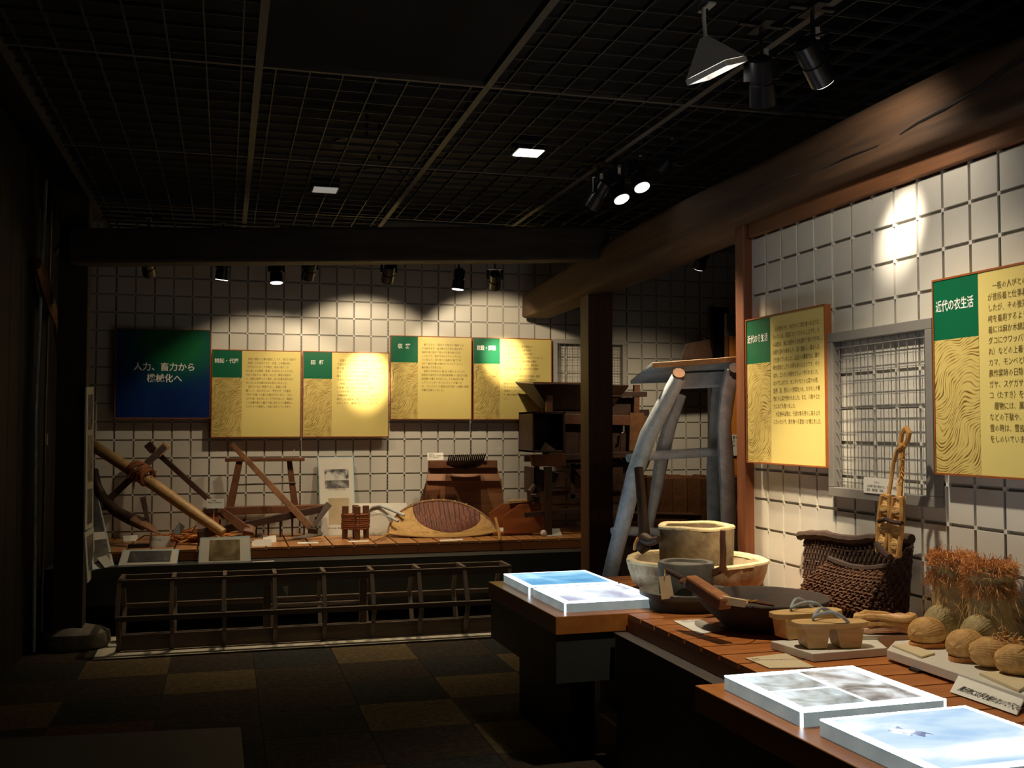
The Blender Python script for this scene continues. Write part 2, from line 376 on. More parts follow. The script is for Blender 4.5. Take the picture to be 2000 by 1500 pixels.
# ------------------------------------------------------------------ mesh helpers
class MB:
    def __init__(self):
        self.v = []
        self.f = []
    def hexa(self, p):
        n = len(self.v)
        self.v += [tuple(q) for q in p]
        for q in ((0, 3, 2, 1), (4, 5, 6, 7), (0, 1, 5, 4), (1, 2, 6, 5), (2, 3, 7, 6), (3, 0, 4, 7)):
            self.f.append(tuple(n + i for i in q))
        return self
    def box(self, x0, x1, y0, y1, z0, z1):
        return self.hexa([(x0, y0, z0), (x1, y0, z0), (x1, y1, z0), (x0, y1, z0), (x0, y0, z1), (x1, y0, z1), (x1, y1, z1), (x0, y1, z1)])
    def obox(self, c, ax, ay, az):
        c, ax, ay, az = Vector(c), Vector(ax), Vector(ay), Vector(az)
        return self.hexa([c - ax - ay - az, c + ax - ay - az, c + ax + ay - az, c - ax + ay - az,
                          c - ax - ay + az, c + ax - ay + az, c + ax + ay + az, c - ax + ay + az])
    def bar(self, p, q, w, h, up=(0, 0, 1), w2=None, h2=None):
        p, q = Vector(p), Vector(q)
        d = (q - p).normalized()
        s = d.cross(Vector(up))
        if s.length < 1e-4:
            s = d.cross(Vector((1, 0, 0)))
        s.normalize()
        u = s.cross(d).normalized()
        w2 = w if w2 is None else w2
        h2 = h if h2 is None else h2
        a = [p - s * w / 2 - u * h / 2, p + s * w / 2 - u * h / 2, p + s * w / 2 + u * h / 2, p - s * w / 2 + u * h / 2]
        b = [q - s * w2 / 2 - u * h2 / 2, q + s * w2 / 2 - u * h2 / 2, q + s * w2 / 2 + u * h2 / 2, q - s * w2 / 2 + u * h2 / 2]
        return self.hexa([a[0], a[1], b[1], b[0], a[3], a[2], b[2], b[3]])
    def prism(self, poly, z0, z1):
        n = len(self.v)
        k = len(poly)
        self.v += [(x, y, z0) for x, y in poly] + [(x, y, z1) for x, y in poly]
        self.f.append(tuple(n + i for i in reversed(range(k))))
        self.f.append(tuple(n + k + i for i in range(k)))
        for i in range(k):
            j = (i + 1) % k
            self.f.append((n + i, n + j, n + k + j, n + k + i))
        return self
    def ext(self, pts, vec):
        n = len(self.v)
        k = len(pts)
        vec = Vector(vec)
        self.v += [tuple(p) for p in pts] + [tuple(Vector(p) + vec) for p in pts]
        self.f.append(tuple(n + i for i in reversed(range(k))))
        self.f.append(tuple(n + k + i for i in range(k)))
        for i in range(k):
            j = (i + 1) % k
            self.f.append((n + i, n + j, n + k + j, n + k + i))
        return self
    def tube(self, pts, r, n=8, sq=1.0, up=(0, 0, 1)):
        pts = [Vector(p) for p in pts]
        rs = r if isinstance(r, (list, tuple)) else [r] * len(pts)
        base = len(self.v)
        u = None
        for i, p in enumerate(pts):
            d = (pts[min(i + 1, len(pts) - 1)] - pts[max(i - 1, 0)])
            if d.length < 1e-9:
                d = Vector((0, 0, 1))
            d.normalize()
            if u is None:
                u = Vector(up) - d * d.dot(Vector(up))
                if u.length < 1e-3:
                    u = Vector((1, 0, 0)) - d * d.x
            else:
                u = u - d * d.dot(u)
            u.normalize()
            s = d.cross(u)
            for k in range(n):
                a = 2 * PI * k / n
                self.v.append(tuple(p + (s * math.cos(a) + u * math.sin(a) * sq) * rs[i]))
        for i in range(len(pts) - 1):
            for k in range(n):
                k2 = (k + 1) % n
                self.f.append((base + i * n + k, base + i * n + k2, base + (i + 1) * n + k2, base + (i + 1) * n + k))
        self.f.append(tuple(base + k for k in reversed(range(n))))
        e = base + (len(pts) - 1) * n
        self.f.append(tuple(e + k for k in range(n)))
        return self
    def lathe(self, prof, c, n=32, jit=0.0, seed=1, ell=1.0, ring=False):
        if ring:
            prof = list(prof) + [prof[0]]
        rnd = random.Random(seed)
        base = len(self.v)
        ph = [rnd.uniform(0, 6.28) for _ in range(6)]
        for i, (r, z) in enumerate(prof):
            for k in range(n):
                a = 2 * PI * k / n
                w = 1 + jit * (math.sin(3 * a + ph[0]) * 0.5 + math.sin(5 * a + ph[1] + (0 if ring else i * 0.4)) * 0.35 + (math.sin(17 * a + ph[3]) * 0.2 + math.sin(29 * a + ph[4]) * 0.2 if ring else rnd.uniform(-0.4, 0.4)))
                self.v.append((c[0] + r * w * math.cos(a), c[1] + r * w * math.sin(a) * ell, c[2] + z * (1 + (jit * 0.5 * math.sin(4 * a + ph[2])))))
        for i in range(len(prof) - 1):
            for k in range(n):
                k2 = (k + 1) % n
                self.f.append((base + i * n + k, base + i * n + k2, base + (i + 1) * n + k2, base + (i + 1) * n + k))
        if ring:
            return self
        self.f.append(tuple(base + k for k in reversed(range(n))))
        e = base + (len(prof) - 1) * n
        self.f.append(tuple(e + k for k in range(n)))
        return self
    def grid(self, fn, nu, nv):
        base = len(self.v)
        for i in range(nu + 1):
            for j in range(nv + 1):
                self.v.append(tuple(fn(i / nu, j / nv)))
        for i in range(nu):
            for j in range(nv):
                a = base + i * (nv + 1) + j
                self.f.append((a, a + 1, a + nv + 2, a + nv + 1))
        return self

def obj(name, mb, mat, parent=None, smooth=False, bevel=0.0, thick=0.0, center=True):
    me = bpy.data.meshes.new(name)
    off = Vector((0, 0, 0))
    vs_ = [Vector(v) for v in mb.v]
    if center and vs_:
        lo = Vector((min(v.x for v in vs_), min(v.y for v in vs_), min(v.z for v in vs_)))
        hi = Vector((max(v.x for v in vs_), max(v.y for v in vs_), max(v.z for v in vs_)))
        off = (lo + hi) / 2
    me.from_pydata([tuple(v - off) for v in vs_], [], mb.f)
    me.update()
    bm = bmesh.new()
    bm.from_mesh(me)
    bmesh.ops.recalc_face_normals(bm, faces=bm.faces)
    bm.to_mesh(me)
    bm.free()
    if smooth:
        me.polygons.foreach_set('use_smooth', [True] * len(me.polygons))
        me.set_sharp_from_angle(angle=math.radians(40))
    o = bpy.data.objects.new(name, me)
    COL.objects.link(o)
    o.location = off
    if parent is not None:
        o.parent = parent
        w = parent.location.copy()
        if parent.parent is not None:
            w += parent.parent.location
        o.location = off - w
    if mat is not None:
        me.materials.append(M[mat] if isinstance(mat, str) else mat)
    if thick:
        s = o.modifiers.new('solid', 'SOLIDIFY')
        s.thickness = thick
        s.offset = 0
    if bevel:
        b = o.modifiers.new('bevel', 'BEVEL')
        b.width = bevel
        b.segments = 2
        b.limit_method = 'ANGLE'
    return o

def tag(o, label, cat, group=None):
    o['label'] = label
    o['category'] = cat
    if group:
        o['group'] = group
    return o

def thing(name, label, cat, loc, group=None):
    o = bpy.data.objects.new(name, None)
    o.empty_display_size = 0.05
    COL.objects.link(o)
    o.location = loc
    return tag(o, label, cat, group)

def struct(o):
    o['kind'] = 'structure'
    return o

def stuff(o):
    o['kind'] = 'stuff'
    return o

def text_mesh(name, body, size, at, R, U, mat, parent, align='LEFT', line=1.0, width=None, bold=0.0, res=2, lift=0.0008, xs=1.0):
    cu = bpy.data.curves.new(name, 'FONT')
    cu.body = body
    cu.size = size
    cu.align_x = align
    cu.space_line = line
    cu.resolution_u = res
    cu.offset = bold
    t = bpy.data.objects.new(name, cu)
    COL.objects.link(t)
    dg = bpy.context.evaluated_depsgraph_get()
    me = bpy.data.meshes.new_from_object(t.evaluated_get(dg))
    bpy.data.objects.remove(t)
    R, U = Vector(R), Vector(U)
    N = R.cross(U)
    k = 1.0
    if width and len(me.vertices):
        w = max(v.co.x for v in me.vertices) - min(v.co.x for v in me.vertices)
        k = width / w
    at = Vector(at) + N * lift
    pts = [R * (v.co.x * k) + U * (v.co.y * (k if width and xs == 1.0 else 1.0)) for v in me.vertices]
    for v, p in zip(me.vertices, pts):
        v.co = p
    me.materials.clear()
    me.materials.append(M[mat])
    me.name = name
    o = bpy.data.objects.new(name, me)
    COL.objects.link(o)
    w0 = Vector((0, 0, 0))
    if parent is not None:
        o.parent = parent
        w0 = parent.location + (parent.parent.location if parent.parent else Vector((0, 0, 0)))
    o.location = at - w0
    return o

X3, Y3, Z3 = (1, 0, 0), (0, 1, 0), (0, 0, 1)

# ------------------------------------------------------------------ setting: floor, walls, ceiling
floor = struct(obj('floor', MB().box(-1.6, 5.6, -1.5, 9.3, -0.06, 0.0), 'carpet_brown'))
PX, PY = 0.505, 0.495
TAN = {(-2, 3), (-1, 2), (1, 3), (3, 2), (2, 1), (1, 0), (2, -1), (-3, 1)}
tile_me = {}
for i in range(-3, 9):
    for j in range(-7, 8):
        x, y = 0.19 + PX * i, 5.07 + PY * j
        k = 'carpet_tan' if (i, j) in TAN else ('carpet_red' if (i, j) in {(-2, 0), (3, -1), (0, -2)} else ('carpet_grey' if (i * 7 + j * 5) % 3 == 0 else 'carpet_brown'))
        if k not in tile_me:
            t = obj('carpet_tile', MB().box(0.0015, PX - 0.0015, 0.0015, PY - 0.0015, 0, 0.006), k, None, center=False)
            tile_me[k] = t.data
        else:
            t = bpy.data.objects.new('carpet_tile', tile_me[k])
            COL.objects.link(t)
        t.parent = floor
        t.location = Vector((x, y, 0)) - floor.location

G = 0.007          # half of a joint between wall tiles
def tile_mb():
    w = 0.075 - G
    m = MB().box(-w, w, 0, 0.014, -w, w)
    m.box(-w - 2 * G - 0.001, -w + 0.001, 0.0005, 0.014, w - 0.001, w + 2 * G + 0.001)   # small bridge at the upper corner
    return m

BW = 9.05
wall_back = struct(obj('wall_back', MB().box(-1.25, 5.3, BW + 0.013, BW + 0.15, 0, 3.3), 'tile_back'))
tm = obj('tile', tile_mb(), 'tile', None, center=False)
me_tile = tm.data
bpy.data.objects.remove(tm)
PANELS = [(0, 2.28), (5, 2.12), (10, 2.12), (15, 2.275), (20, 2.275)]
def behind_panel(i, z):
    for c, top in PANELS:
        if c <= i < c + 5 and top - 0.74 < z - 0.075 and z + 0.075 < top + 0.01:
            return True
    return False
cells = []
for i in range(-2, 40):
    for j in range(-6, 12):
        x, z = -0.876 + 0.15 * i + 0.075, 1.369 + 0.15 * j + 0.075
        vis = 0.57 < z < 2.75 and not behind_panel(i, z) and i < 37 and not (22 < i < 24 and z < 1.9)
        cells.append((0 if vis else 1, i, x, z))
cells.sort()
rest = MB()
for n, (h, i, x, z) in enumerate(cells):
    if h == 0 and n < 298:
        t = bpy.data.objects.new('tile', me_tile)
        COL.objects.link(t)
        t.parent = wall_back
        t.location = Vector((x, BW, z)) - wall_back.location
    else:
        w = 0.075 - G
        rest.box(x - w, x + w, BW, BW + 0.014, z - w, z + w)
        rest.box(x - w - 2 * G - 0.001, x - w + 0.001, BW + 0.0005, BW + 0.014, z + w - 0.001, z + w + 2 * G + 0.001)
stuff(obj('tile_field', rest, 'tile', wall_back))
for c in range(0, 40, 5):
    x = -0.876 + 0.15 * c
    r = MB().box(x - 0.0075, x - 0.0045, BW + 0.002, BW + 0.013, 0.57, 2.95).box(x + 0.0045, x + 0.0075, BW + 0.002, BW + 0.013, 0.57, 2.95)
    for k in range(78):
        z = 0.58 + k * 0.0305
        r.box(x - 0.005, x + 0.005, BW + 0.003, BW + 0.013, z, z + 0.013)
    obj('slotted_rail', r, 'slot', wall_back)

RW = 2.645
wall_right = struct(obj('wall_right', MB().box(RW + 0.013, RW + 0.16, 1.0, 4.85, 0, 2.462), 'tile_back'))
mr = bpy.data.meshes.new('tile')
rot = Matrix.Rotation(-PI / 2, 4, 'Z')
mr = me_tile.copy()
mr.transform(rot)
for c in range(0, 22):
    for r in range(-12, 1):
        y = 4.858 - 0.15 * c - 0.075
        z = 2.310 + 0.15 * r + 0.075
        t = bpy.data.objects.new('tile', mr)
        COL.objects.link(t)
        t.parent = wall_right
        t.location = Vector((RW, y, z)) - wall_right.location
for c in (6, 12, 18):
    y = 4.858 - 0.15 * c
    r = MB()
    r.box(RW + 0.002, RW + 0.013, y - 0.0075, y - 0.0045, 0.62, 2.45).box(RW + 0.002, RW + 0.013, y + 0.0045, y + 0.0075, 0.62, 2.45)
    obj('slotted_rail', r, 'tile_back', wall_right)
wl = struct(obj('wall_left', MB().box(-1.5, -1.25, -1.5, 9.2, 0, 3.3), 'dark_wall'))
for k in range(24):
    y = 1.0 + k * 0.335
    obj('panel_board', MB().box(-1.25, -1.238, y, y + 0.325, 0, 2.98), 'dark_wall', wl)
struct(obj('wall_far_right', MB().box(5.3, 5.45, 4.0, 9.2, 0, 3.3), 'dark_wall'))

ceil = struct(obj('ceiling', MB().box(-1.5, 5.45, -1.5, 9.2, 3.4, 3.5), 'ceiling'))
TX = [-0.88, 0.122, 1.118, 2.09, 3.08, 4.08]
TY = [1.47, 2.95, 4.45, 5.975, 7.48, 8.6]
for x in TX:
    obj('ceiling_rail', MB().box(x - 0.016, x + 0.016, 0.5, 8.7, 3.0, 3.035), 'rail', ceil)
for y in TY:
    for a, b in zip(TX[:-1], TX[1:]):
        obj('cross_rail', MB().box(a + 0.016, b - 0.016, y - 0.010, y + 0.010, 3.0, 3.025), 'rail', ceil)
lat = MB()
for a, b in zip(TX[:-1], TX[1:]):
    for c, d in zip(TY[:-1], TY[1:]):
        if (abs(a - 0.122) < 0.01 and abs(c - 2.95) < 0.01) or (abs(a - 1.118) < 0.01 and c > 7):
            continue
        n = 7
        for k in range(n):
            x = a + (b - a) * (k + 0.5) / n
            lat.box(x - 0.003, x + 0.003, c + 0.01, d - 0.01, 3.0, 3.02)
        n = 10 if d - c > 1.2 else 7
        for k in range(n):
            y = c + (d - c) * (k + 0.5) / n
            lat.box(a + 0.016, b - 0.016, y - 0.003, y + 0.003, 3.003, 3.019)
stuff(obj('lattice', lat, 'lattice', ceil))

struct(obj('trim_3', MB().box(-0.88, 3.08, 7.965, 7.995, 2.986, 3.0), 'rail'))  # track that carries the back wall spotlights
# timber trim and end post of the right wall
struct(obj('trim_1', MB().box(2.615, 2.79, 1.0, 4.84, 2.464, 2.552), 'trim', bevel=0.004))
struct(obj('trim_2', MB().box(2.597, 2.80, 4.852, 4.945, 0.0, 2.56), 'post_end', bevel=0.004))

# log beams and posts
def log_beam(name, secs, mat, label):
    m = MB()
    n = len(secs)
    def fn(u, v):
        s = u * (n - 1)
        i = min(int(s), n - 2)
        f = s - i
        a, b = secs[i], secs[i + 1]
        c = [a[k] * (1 - f) + b[k] * f for k in range(5)]
        an = 2 * PI * v
        ca, sa = math.cos(an), math.sin(an)
        e = 0.30
        px = math.copysign(abs(ca) ** e, ca)
        pz = math.copysign(abs(sa) ** e, sa)
        wob = 1 + 0.035 * math.sin(9 * u + 3 * an) + 0.02 * math.sin(31 * u + an)
        return (c[0] + px * c[3] * wob, c[1], c[2] + pz * c[4] * wob)
    m.grid(fn, 48, 64)
    m.f.append(tuple(range(0, 64)))
    m.f.append(tuple(48 * 65 + k for k in range(64)))
    return tag(obj(name, m, mat, None, smooth=True), label, 'beam')
beam = log_beam('timber_beam', [(2.68, 1.0, 2.665, 0.15, 0.12), (2.68, 2.6, 2.655, 0.15, 0.115), (2.68, 3.05, 2.672, 0.15, 0.135), (2.68, 4.7, 2.675, 0.15, 0.135),
                 (2.68, 6.2, 2.645, 0.15, 0.145), (2.69, 7.4, 2.60, 0.15, 0.13), (2.70, 8.90, 2.565, 0.14, 0.115)], 'beam_y', 'long hewn timber beam running above the right tiled wall towards the back')
crack = MB()
cr = [(2.527 - 0.006 * math.sin(k * 1.7), 1.9 + k * 0.16, 2.69 + 0.035 * math.sin(k * 0.45) - 0.004 * k + 0.006 * math.sin(k * 2.3)) for k in range(16)]
crack.tube(cr, [0.002 + 0.004 * math.sin(PI * k / 15) for k in range(16)], 5)
obj('drying_crack', crack, 'black', beam)
p, q = (-1.003, 7.42, 2.675), (2.621, 6.92, 2.782)
cross = MB().bar(p, q, 0.2, 0.235)
tag(obj('cross_beam', cross, 'beam_x', None, bevel=0.02), 'dark log cross beam in front of the back wall lamps', 'beam')
tag(obj('timber_post', MB().box(2.617, 2.809, 7.30, 7.49, 0, 2.50), 'post', None, bevel=0.006), 'square dark timber post standing in front of the winnowing machine', 'post')
st = MB()
st.lathe([(0.02, 0.0), (0.19, 0.0), (0.225, 0.05), (0.21, 0.11), (0.15, 0.145), (0.02, 0.15)], (-0.95, 7.50, 0), 20, 0.07, 3, 0.75)
tag(obj('base_stone', st, 'stone', None, smooth=True), 'rough natural foundation stone under the dark left post', 'stone')
tag(obj('corner_post', MB().box(-1.085, -0.90, 7.44, 7.62, 0.135, 3.38), 'beam_x', None, bevel=0.005), 'dark wooden post at far left standing on a rough stone', 'post')

# ------------------------------------------------------------------ back platform
plat = thing('display_platform', 'long slatted wooden display platform along the back wall on a dark plinth', 'platform', (1.9, 8.5, 0))
PZ = 0.57
obj('plinth', MB().box(-1.2, 5.0, 7.86, 9.05, 0.22, 0.485), 'plinth', plat, bevel=0.003)
obj('plinth_foot', MB().box(-1.15, 5.0, 8.25, 9.05, 0, 0.22), 'black', plat)
obj('fascia', MB().box(-1.02, 5.0, 8.06, 8.085, 0.49, 0.556), 'fascia_x', plat, bevel=0.002)
obj('deck_frame', MB().box(-1.0, 5.0, 8.085, 9.05, 0.49, 0.548), 'dark_wood', plat)
x = -1.02
pk = None
while x < 4.95:
    if pk is None:
        pk = obj('plank', MB().box(0.006, 0.160, 8.06, 9.05, 0.549, PZ), 'deck_y', plat, center=False)
        pk.location = Vector((x, 0, 0)) - plat.location
        pm = pk.data
    else:
        o = bpy.data.objects.new('plank', pm)
        COL.objects.link(o)
        o.parent = plat
        o.location = Vector((x, 0, 0)) - plat.location
    x += 0.166
sc = MB()
x = -1.02
while x < 4.95:
    sc.box(x - 0.004, x + 0.004, 8.055, 8.062, 0.548, 0.556)
    x += 0.166
stuff(obj('screw_heads', sc, 'steel', plat))

# ------------------------------------------------------------------ right bench
DZ = 0.67
bench = thing('display_bench', 'slatted wooden display bench in front of the right tiled wall', 'bench', (2.2, 3.4, 0))
obj('bench_base', MB().prism([(1.635, 4.22), (1.665, 1.2), (2.64, 1.2), (2.64, 4.22)], 0.0, 0.585), 'plinth', bench)
obj('base_ledge', MB().prism([(1.625, 4.225), (1.655, 1.2), (2.64, 1.2), (2.64, 4.225)], 0.585, 0.592), 'plinth_top', bench)
obj('back_base', MB().box(1.96, 2.90, 4.235, 5.3, 0.0, 0.60), 'plinth', bench)
obj('fascia', MB().prism([(1.69, 4.225), (1.722, 1.2), (1.747, 1.2), (1.715, 4.225)], 0.592, 0.655), 'fascia_y', bench)
obj('deck_frame', MB().prism([(1.716, 4.22), (1.75, 1.2), (2.63, 1.2), (2.63, 4.22)], 0.60, 0.648), 'dark_wood', bench)
obj('back_frame', MB().box(1.955, 2.60, 4.24, 5.29, 0.60, 0.648), 'dark_wood', bench)
y = 4.222
k = 0
while y > 1.3:
    x0 = 1.69 + (4.225 - y) * 0.0106
    obj('plank', MB().box(x0, 2.628, y - 0.135, y - 0.004, 0.649, DZ), 'deck_x', bench)
    y -= 0.141
y = 5.29
while y > 4.36:
    obj('plank', MB().box(1.955, 2.59, y - 0.135, y - 0.004, 0.649, DZ), 'deck_x', bench)
    y -= 0.141

def counter(name, label, poly, low, base, z0):
    t = thing(name, label, 'counter', (poly[0][0], poly[0][1], 0))
    obj('top_slab', MB().prism(poly, 0.592, DZ), 'counter', t, bevel=0.003)
    obj('lower_box', MB().prism(low, z0, 0.592), 'plinth', t)
    obj('recessed_foot', MB().prism(base, 0, z0), 'black', t)
    return t
counter('lightbox_counter', 'far counter jutting out beside the grey timber frame with two lit picture boxes',
        [(1.365, 4.232), (1.945, 4.245), (1.94, 5.30), (1.335, 5.285)],
        [(1.372, 4.245), (1.64, 4.25), (1.64, 5.27), (1.345, 5.265)],
        [(1.50, 4.45), (1.62, 4.45), (1.62, 5.2), (1.48, 5.2)], 0.385)
counter('lightbox_counter', 'near counter at the bottom right corner with two lit picture boxes',
        [(1.428, 3.009), (1.684, 3.014), (1.70, 1.25), (1.49, 1.25)],
        [(1.436, 2.995), (1.62, 3.0), (1.62, 1.26), (1.50, 1.26)],
        [(1.52, 2.85), (1.60, 2.85), (1.60, 1.3), (1.55, 1.3)], 0.36)

# ------------------------------------------------------------------ light boxes
def lightbox(label, c, zb, films, grp=None):
    # c: four corners counter-clockwise from the near left one
    cx = sum(p[0] for p in c) / 4
    cy = sum(p[1] for p in c) / 4
    t = thing('light_box', label, 'light box', (cx, cy, zb))
    h = 0.043
    obj('case', MB().prism(c, zb, zb + h - 0.004), 'box_side', t)
    df = obj('diffuser', MB().prism(c, zb + h - 0.004, zb + h), 'box_top', t)
    for q in (0, 1):
        px_, py_ = c[q]
        obj('corner_seam', MB().box(px_ - 0.0035, px_ + 0.0035, py_ - 0.0015, py_ + 0.004, zb + 0.001, zb + h), 'box_top', t)
    def at(u, v):
        a = [c[0][k] * (1 - u) + c[1][k] * u for k in (0, 1)]
        b = [c[3][k] * (1 - u) + c[2][k] * u for k in (0, 1)]
        return (a[0] * (1 - v) + b[0] * v, a[1] * (1 - v) + b[1] * v)
    for (u0, u1, v0, v1, mat) in films:
        obj('backlit_photo', MB().prism([at(u0, v0), at(u1, v0), at(u1, v1), at(u0, v1)], zb + h, zb + h + 0.0015), mat, df)
    return t
lightbox('lit box with a bright sky picture, farthest on the far counter', [(1.415, 4.795), (1.868, 4.81), (1.863, 5.26), (1.408, 5.245)], DZ,
         [(0.05, 0.95, 0.06, 0.95, 'film_sky')])
lightbox('lit box with a pale pinkish field picture, near half of the far counter', [(1.436, 4.315), (1.893, 4.33), (1.875, 4.765), (1.422, 4.75)], DZ,
         [(0.06, 0.94, 0.07, 0.94, 'film_field')])
lightbox('lit box with three grey pictures of people on the near counter', [(1.505, 2.51), (1.965, 2.52), (1.95, 2.945), (1.493, 2.935)], DZ,
         [(0.06, 0.50, 0.08, 0.46, 'film_small'), (0.06, 0.50, 0.50, 0.90, 'film_small'), (0.53, 0.90, 0.08, 0.93, 'film_people')])
lb = lightbox('lit box with a snowy blue picture, nearest on the near counter', [(1.535, 1.985), (1.99, 1.995), (1.972, 2.445), (1.513, 2.435)], DZ,
         [(0.05, 0.95, 0.05, 0.95, 'film_snow')])

rnd = random.Random(4)
fig = [(1.66 + 0.030 * math.cos(a) * rnd.uniform(0.6, 1.5) - 0.02 * math.sin(a), 2.27 + 0.045 * math.sin(a) * rnd.uniform(0.6, 1.4)) for a in [2 * PI * k / 18 for k in range(18)]]
obj('picture_figure', MB().prism(fig, DZ + 0.0446, DZ + 0.0452), 'film_dark', lb)
# ------------------------------------------------------------------ floor things
tag(obj('paper_sheet', MB().prism([(-0.79, 7.075), (0.68, 7.10), (0.70, 7.86), (-0.80, 7.80)], 0.0062, 0.0072), 'paper_floor'), 'left half of the white paper strip under the roller frame', 'paper')
tag(obj('paper_sheet', MB().prism([(0.66, 7.07), (2.2, 7.11), (2.22, 7.90), (0.68, 7.86)], 0.0074, 0.0084), 'paper_floor'), 'right half of the white paper strip under the roller frame', 'paper')
tag(obj('floor_mat', MB().prism([(-1.2, 4.2), (0.10, 4.25), (0.088, 5.27), (-1.2, 5.40)], 0.0062, 0.020), 'mat', None, bevel=0.004), 'flat grey mat on the carpet at the bottom left', 'mat')

# hexagonal marking roller
rol = thing('marking_roller', 'long hexagonal slatted wooden field roller lying on white floor paper', 'roller frame', (0.67, 7.40, 0.009))
CY, CZ, HR = 7.405, 0.009 + 0.232, 0.262
vert = [(CY + HR * math.cos(PI / 3 * k), CZ + HR * math.sin(PI / 3 * k)) for k in range(6)]
xs = [-0.655 + 0.331 * k for k in range(9)]
for k in range(6):
    (y0, z0) = vert[k]
    if z0 < 0.1:
        m = MB().box(-0.66, 2.01, y0 - 0.010, y0 + 0.010, 0.012, 0.115 if y0 < CY else 0.075)
    elif z0 > 0.4:
        m = MB().box(-0.665, 2.01, y0 - 0.014, y0 + 0.014, z0 - 0.045, z0 + 0.005)
    else:
        m = MB().box(-0.665, 2.01, y0 - 0.02, y0 + 0.02, z0 - 0.016, z0 + 0.016)
    obj('long_slat', m, 'roller_wood', rol, bevel=0.002)
for i, x in enumerate(xs):
    m = MB()
    for k in range(6):
        a, b = vert[k], vert[(k + 1) % 6]
        ca = (CY + (a[0] - CY) * 0.97, CZ + (a[1] - CZ) * 0.97)
        cb = (CY + (b[0] - CY) * 0.97, CZ + (b[1] - CZ) * 0.97)
        dx = 0.005 * ((k % 2) - 0.5)
        m.bar((x + dx, ca[0], ca[1]), (x + dx, cb[0], cb[1]), 0.034, 0.026, (1, 0, 0))
    obj('hexagon_ring', m, 'roller_wood', rol)
    if i in (3, 5):
        obj('spoke', MB().bar((x - 0.045, CY, 0.03), (x - 0.045, CY, 2 * CZ - 0.04), 0.05, 0.03, (0, 1, 0)), 'roller_wood', rol)
obj('axle', MB().tube([(xs[3] - 0.04, CY, CZ), (xs[5] - 0.04, CY, CZ)], 0.014, 8), 'roller_wood', rol)
tg = MB().ext([(0.381, 7.17, 0.403), (0.422, 7.17, 0.405), (0.419, 7.17, 0.333)], (0, 0.002, 0))
obj('paper_tag', tg, 'paper_grey', rol)

# ------------------------------------------------------------------ printed panels
def sign_panel(label, tl, w, h, R, U, title, body, tsize, bsize, bline, depth=0.03, gx=0.335, gh=0.32, title_y=0.15, title_x=0.165, body_x=0.385, body_y=0.115, body_w=None, title_w=0.19):
    tl, R, U = Vector(tl), Vector(R), Vector(U)
    N = R.cross(U)
    c = tl + R * w / 2 - U * h / 2 - N * depth
    t = thing('sign_panel', label, 'sign', c)
    def rect(x0, x1, y0, y1, d0, d1):
        pts = [tl + R * x0 - U * y0, tl + R * x1 - U * y0, tl + R * x1 - U * y1, tl + R * x0 - U * y1]
        return MB().ext([p + N * d0 for p in pts], N * (d1 - d0))
    e = 0.007
    bd_ = obj('board', rect(e, w - e, e, h - e, -depth, -0.002), 'yellow', t)
    obj('frame_edge', rect(0, w, 0, e, -depth, 0.0015), 'frame_brown', t)
    obj('frame_edge', rect(0, w, h - e, h, -depth, 0.0015), 'frame_brown', t)
    obj('frame_edge', rect(0, e, e, h - e, -depth, 0.0015), 'frame_brown', t)
    obj('frame_edge', rect(w - e, w, e, h - e, -depth, 0.0015), 'frame_brown', t)
    gf_ = obj('green_field', rect(e, gx * w, e, gh * h, -0.002, -0.0012), 'green', t)
    obj('wave_field', rect(e, gx * w, gh * h, h - e, -0.002, -0.0012), 'wave', t)
    tc = tl + R * title_x * w - U * title_y * h - N * 0.0012
    if '　' in title:
        a, b = title.split('　')
        text_mesh('title_glyph', a, tsize, tc - R * title_w * 0.31, R, U, 'white_ink', gf_, 'CENTER', bold=0.0007)
        text_mesh('title_glyph', b, tsize, tc + R * title_w * 0.31, R, U, 'white_ink', gf_, 'CENTER', bold=0.0007)
    else:
        text_mesh('title_text', title, tsize, tc, R, U, 'white_ink', gf_, 'CENTER', width=title_w, bold=0.0007, xs=2.0)
    text_mesh('body_text', body, bsize, tl + R * body_x * w - U * body_y * h - N * 0.002, R, U, 'body_ink', bd_, 'LEFT', bline, body_w * w if body_w else None, res=1, xs=2.0)
    gap = 0.062 if abs(N.y) > 0.5 else 0.03
    obj('wall_bracket', rect(w * 0.1, w * 0.16, h * 0.1, h * 0.16, -depth - gap, -depth), 'slot', t)
    obj('wall_bracket', rect(w * 0.84, w * 0.9, h * 0.1, h * 0.16, -depth - gap, -depth), 'slot', t)
    return t

BY = 8.958
B1 = '''　耕作の最初の仕事は田起こしです。荒れた“田打ち”
（耕起）から始まります。近世、三本鍬を用い
て行われていたこの作業は、明治の終りごろ
から馬による犂耕（馬耕）が行われるようになり、
大正の初めから一般化しました。耕作が始まる
と、農家は朝早くから働き、田の仕事は続きます。
人の力による仕事は何日も続けられました。
　田打ちのあと“畔塗り”をし、田植えの準
備として、田に水を入れ、“荒代かき”（代掻き）
“中代”“代掻”の三度の代掻きを行います。これら
は牛や馬、また人によって行われました。戦後は
この仕事も耕うん機で一度に済むように機械化し、
トラクターが普及し、大型に変わっていきます。'''
B2 = '''　田植えの方法は長く手植えでした。苗代
で苗を育て、五月の終わり頃に田へ
移し植えます。田を平らにならした後、枠を
ころがして印を付け、苗を植えました。田
植えの頃は多くの人手が必要で、結
の仲間が集まって植えました。
　“田植え”のあと“田の草”を取
る仕事が夏の間続きました。手押
しの除草機が使われる様になり、
“中耕除草”も楽になりました。昭和四十
年代には田植機が普及して手植えは見ら
れなくなり、機械が主役となりました。'''
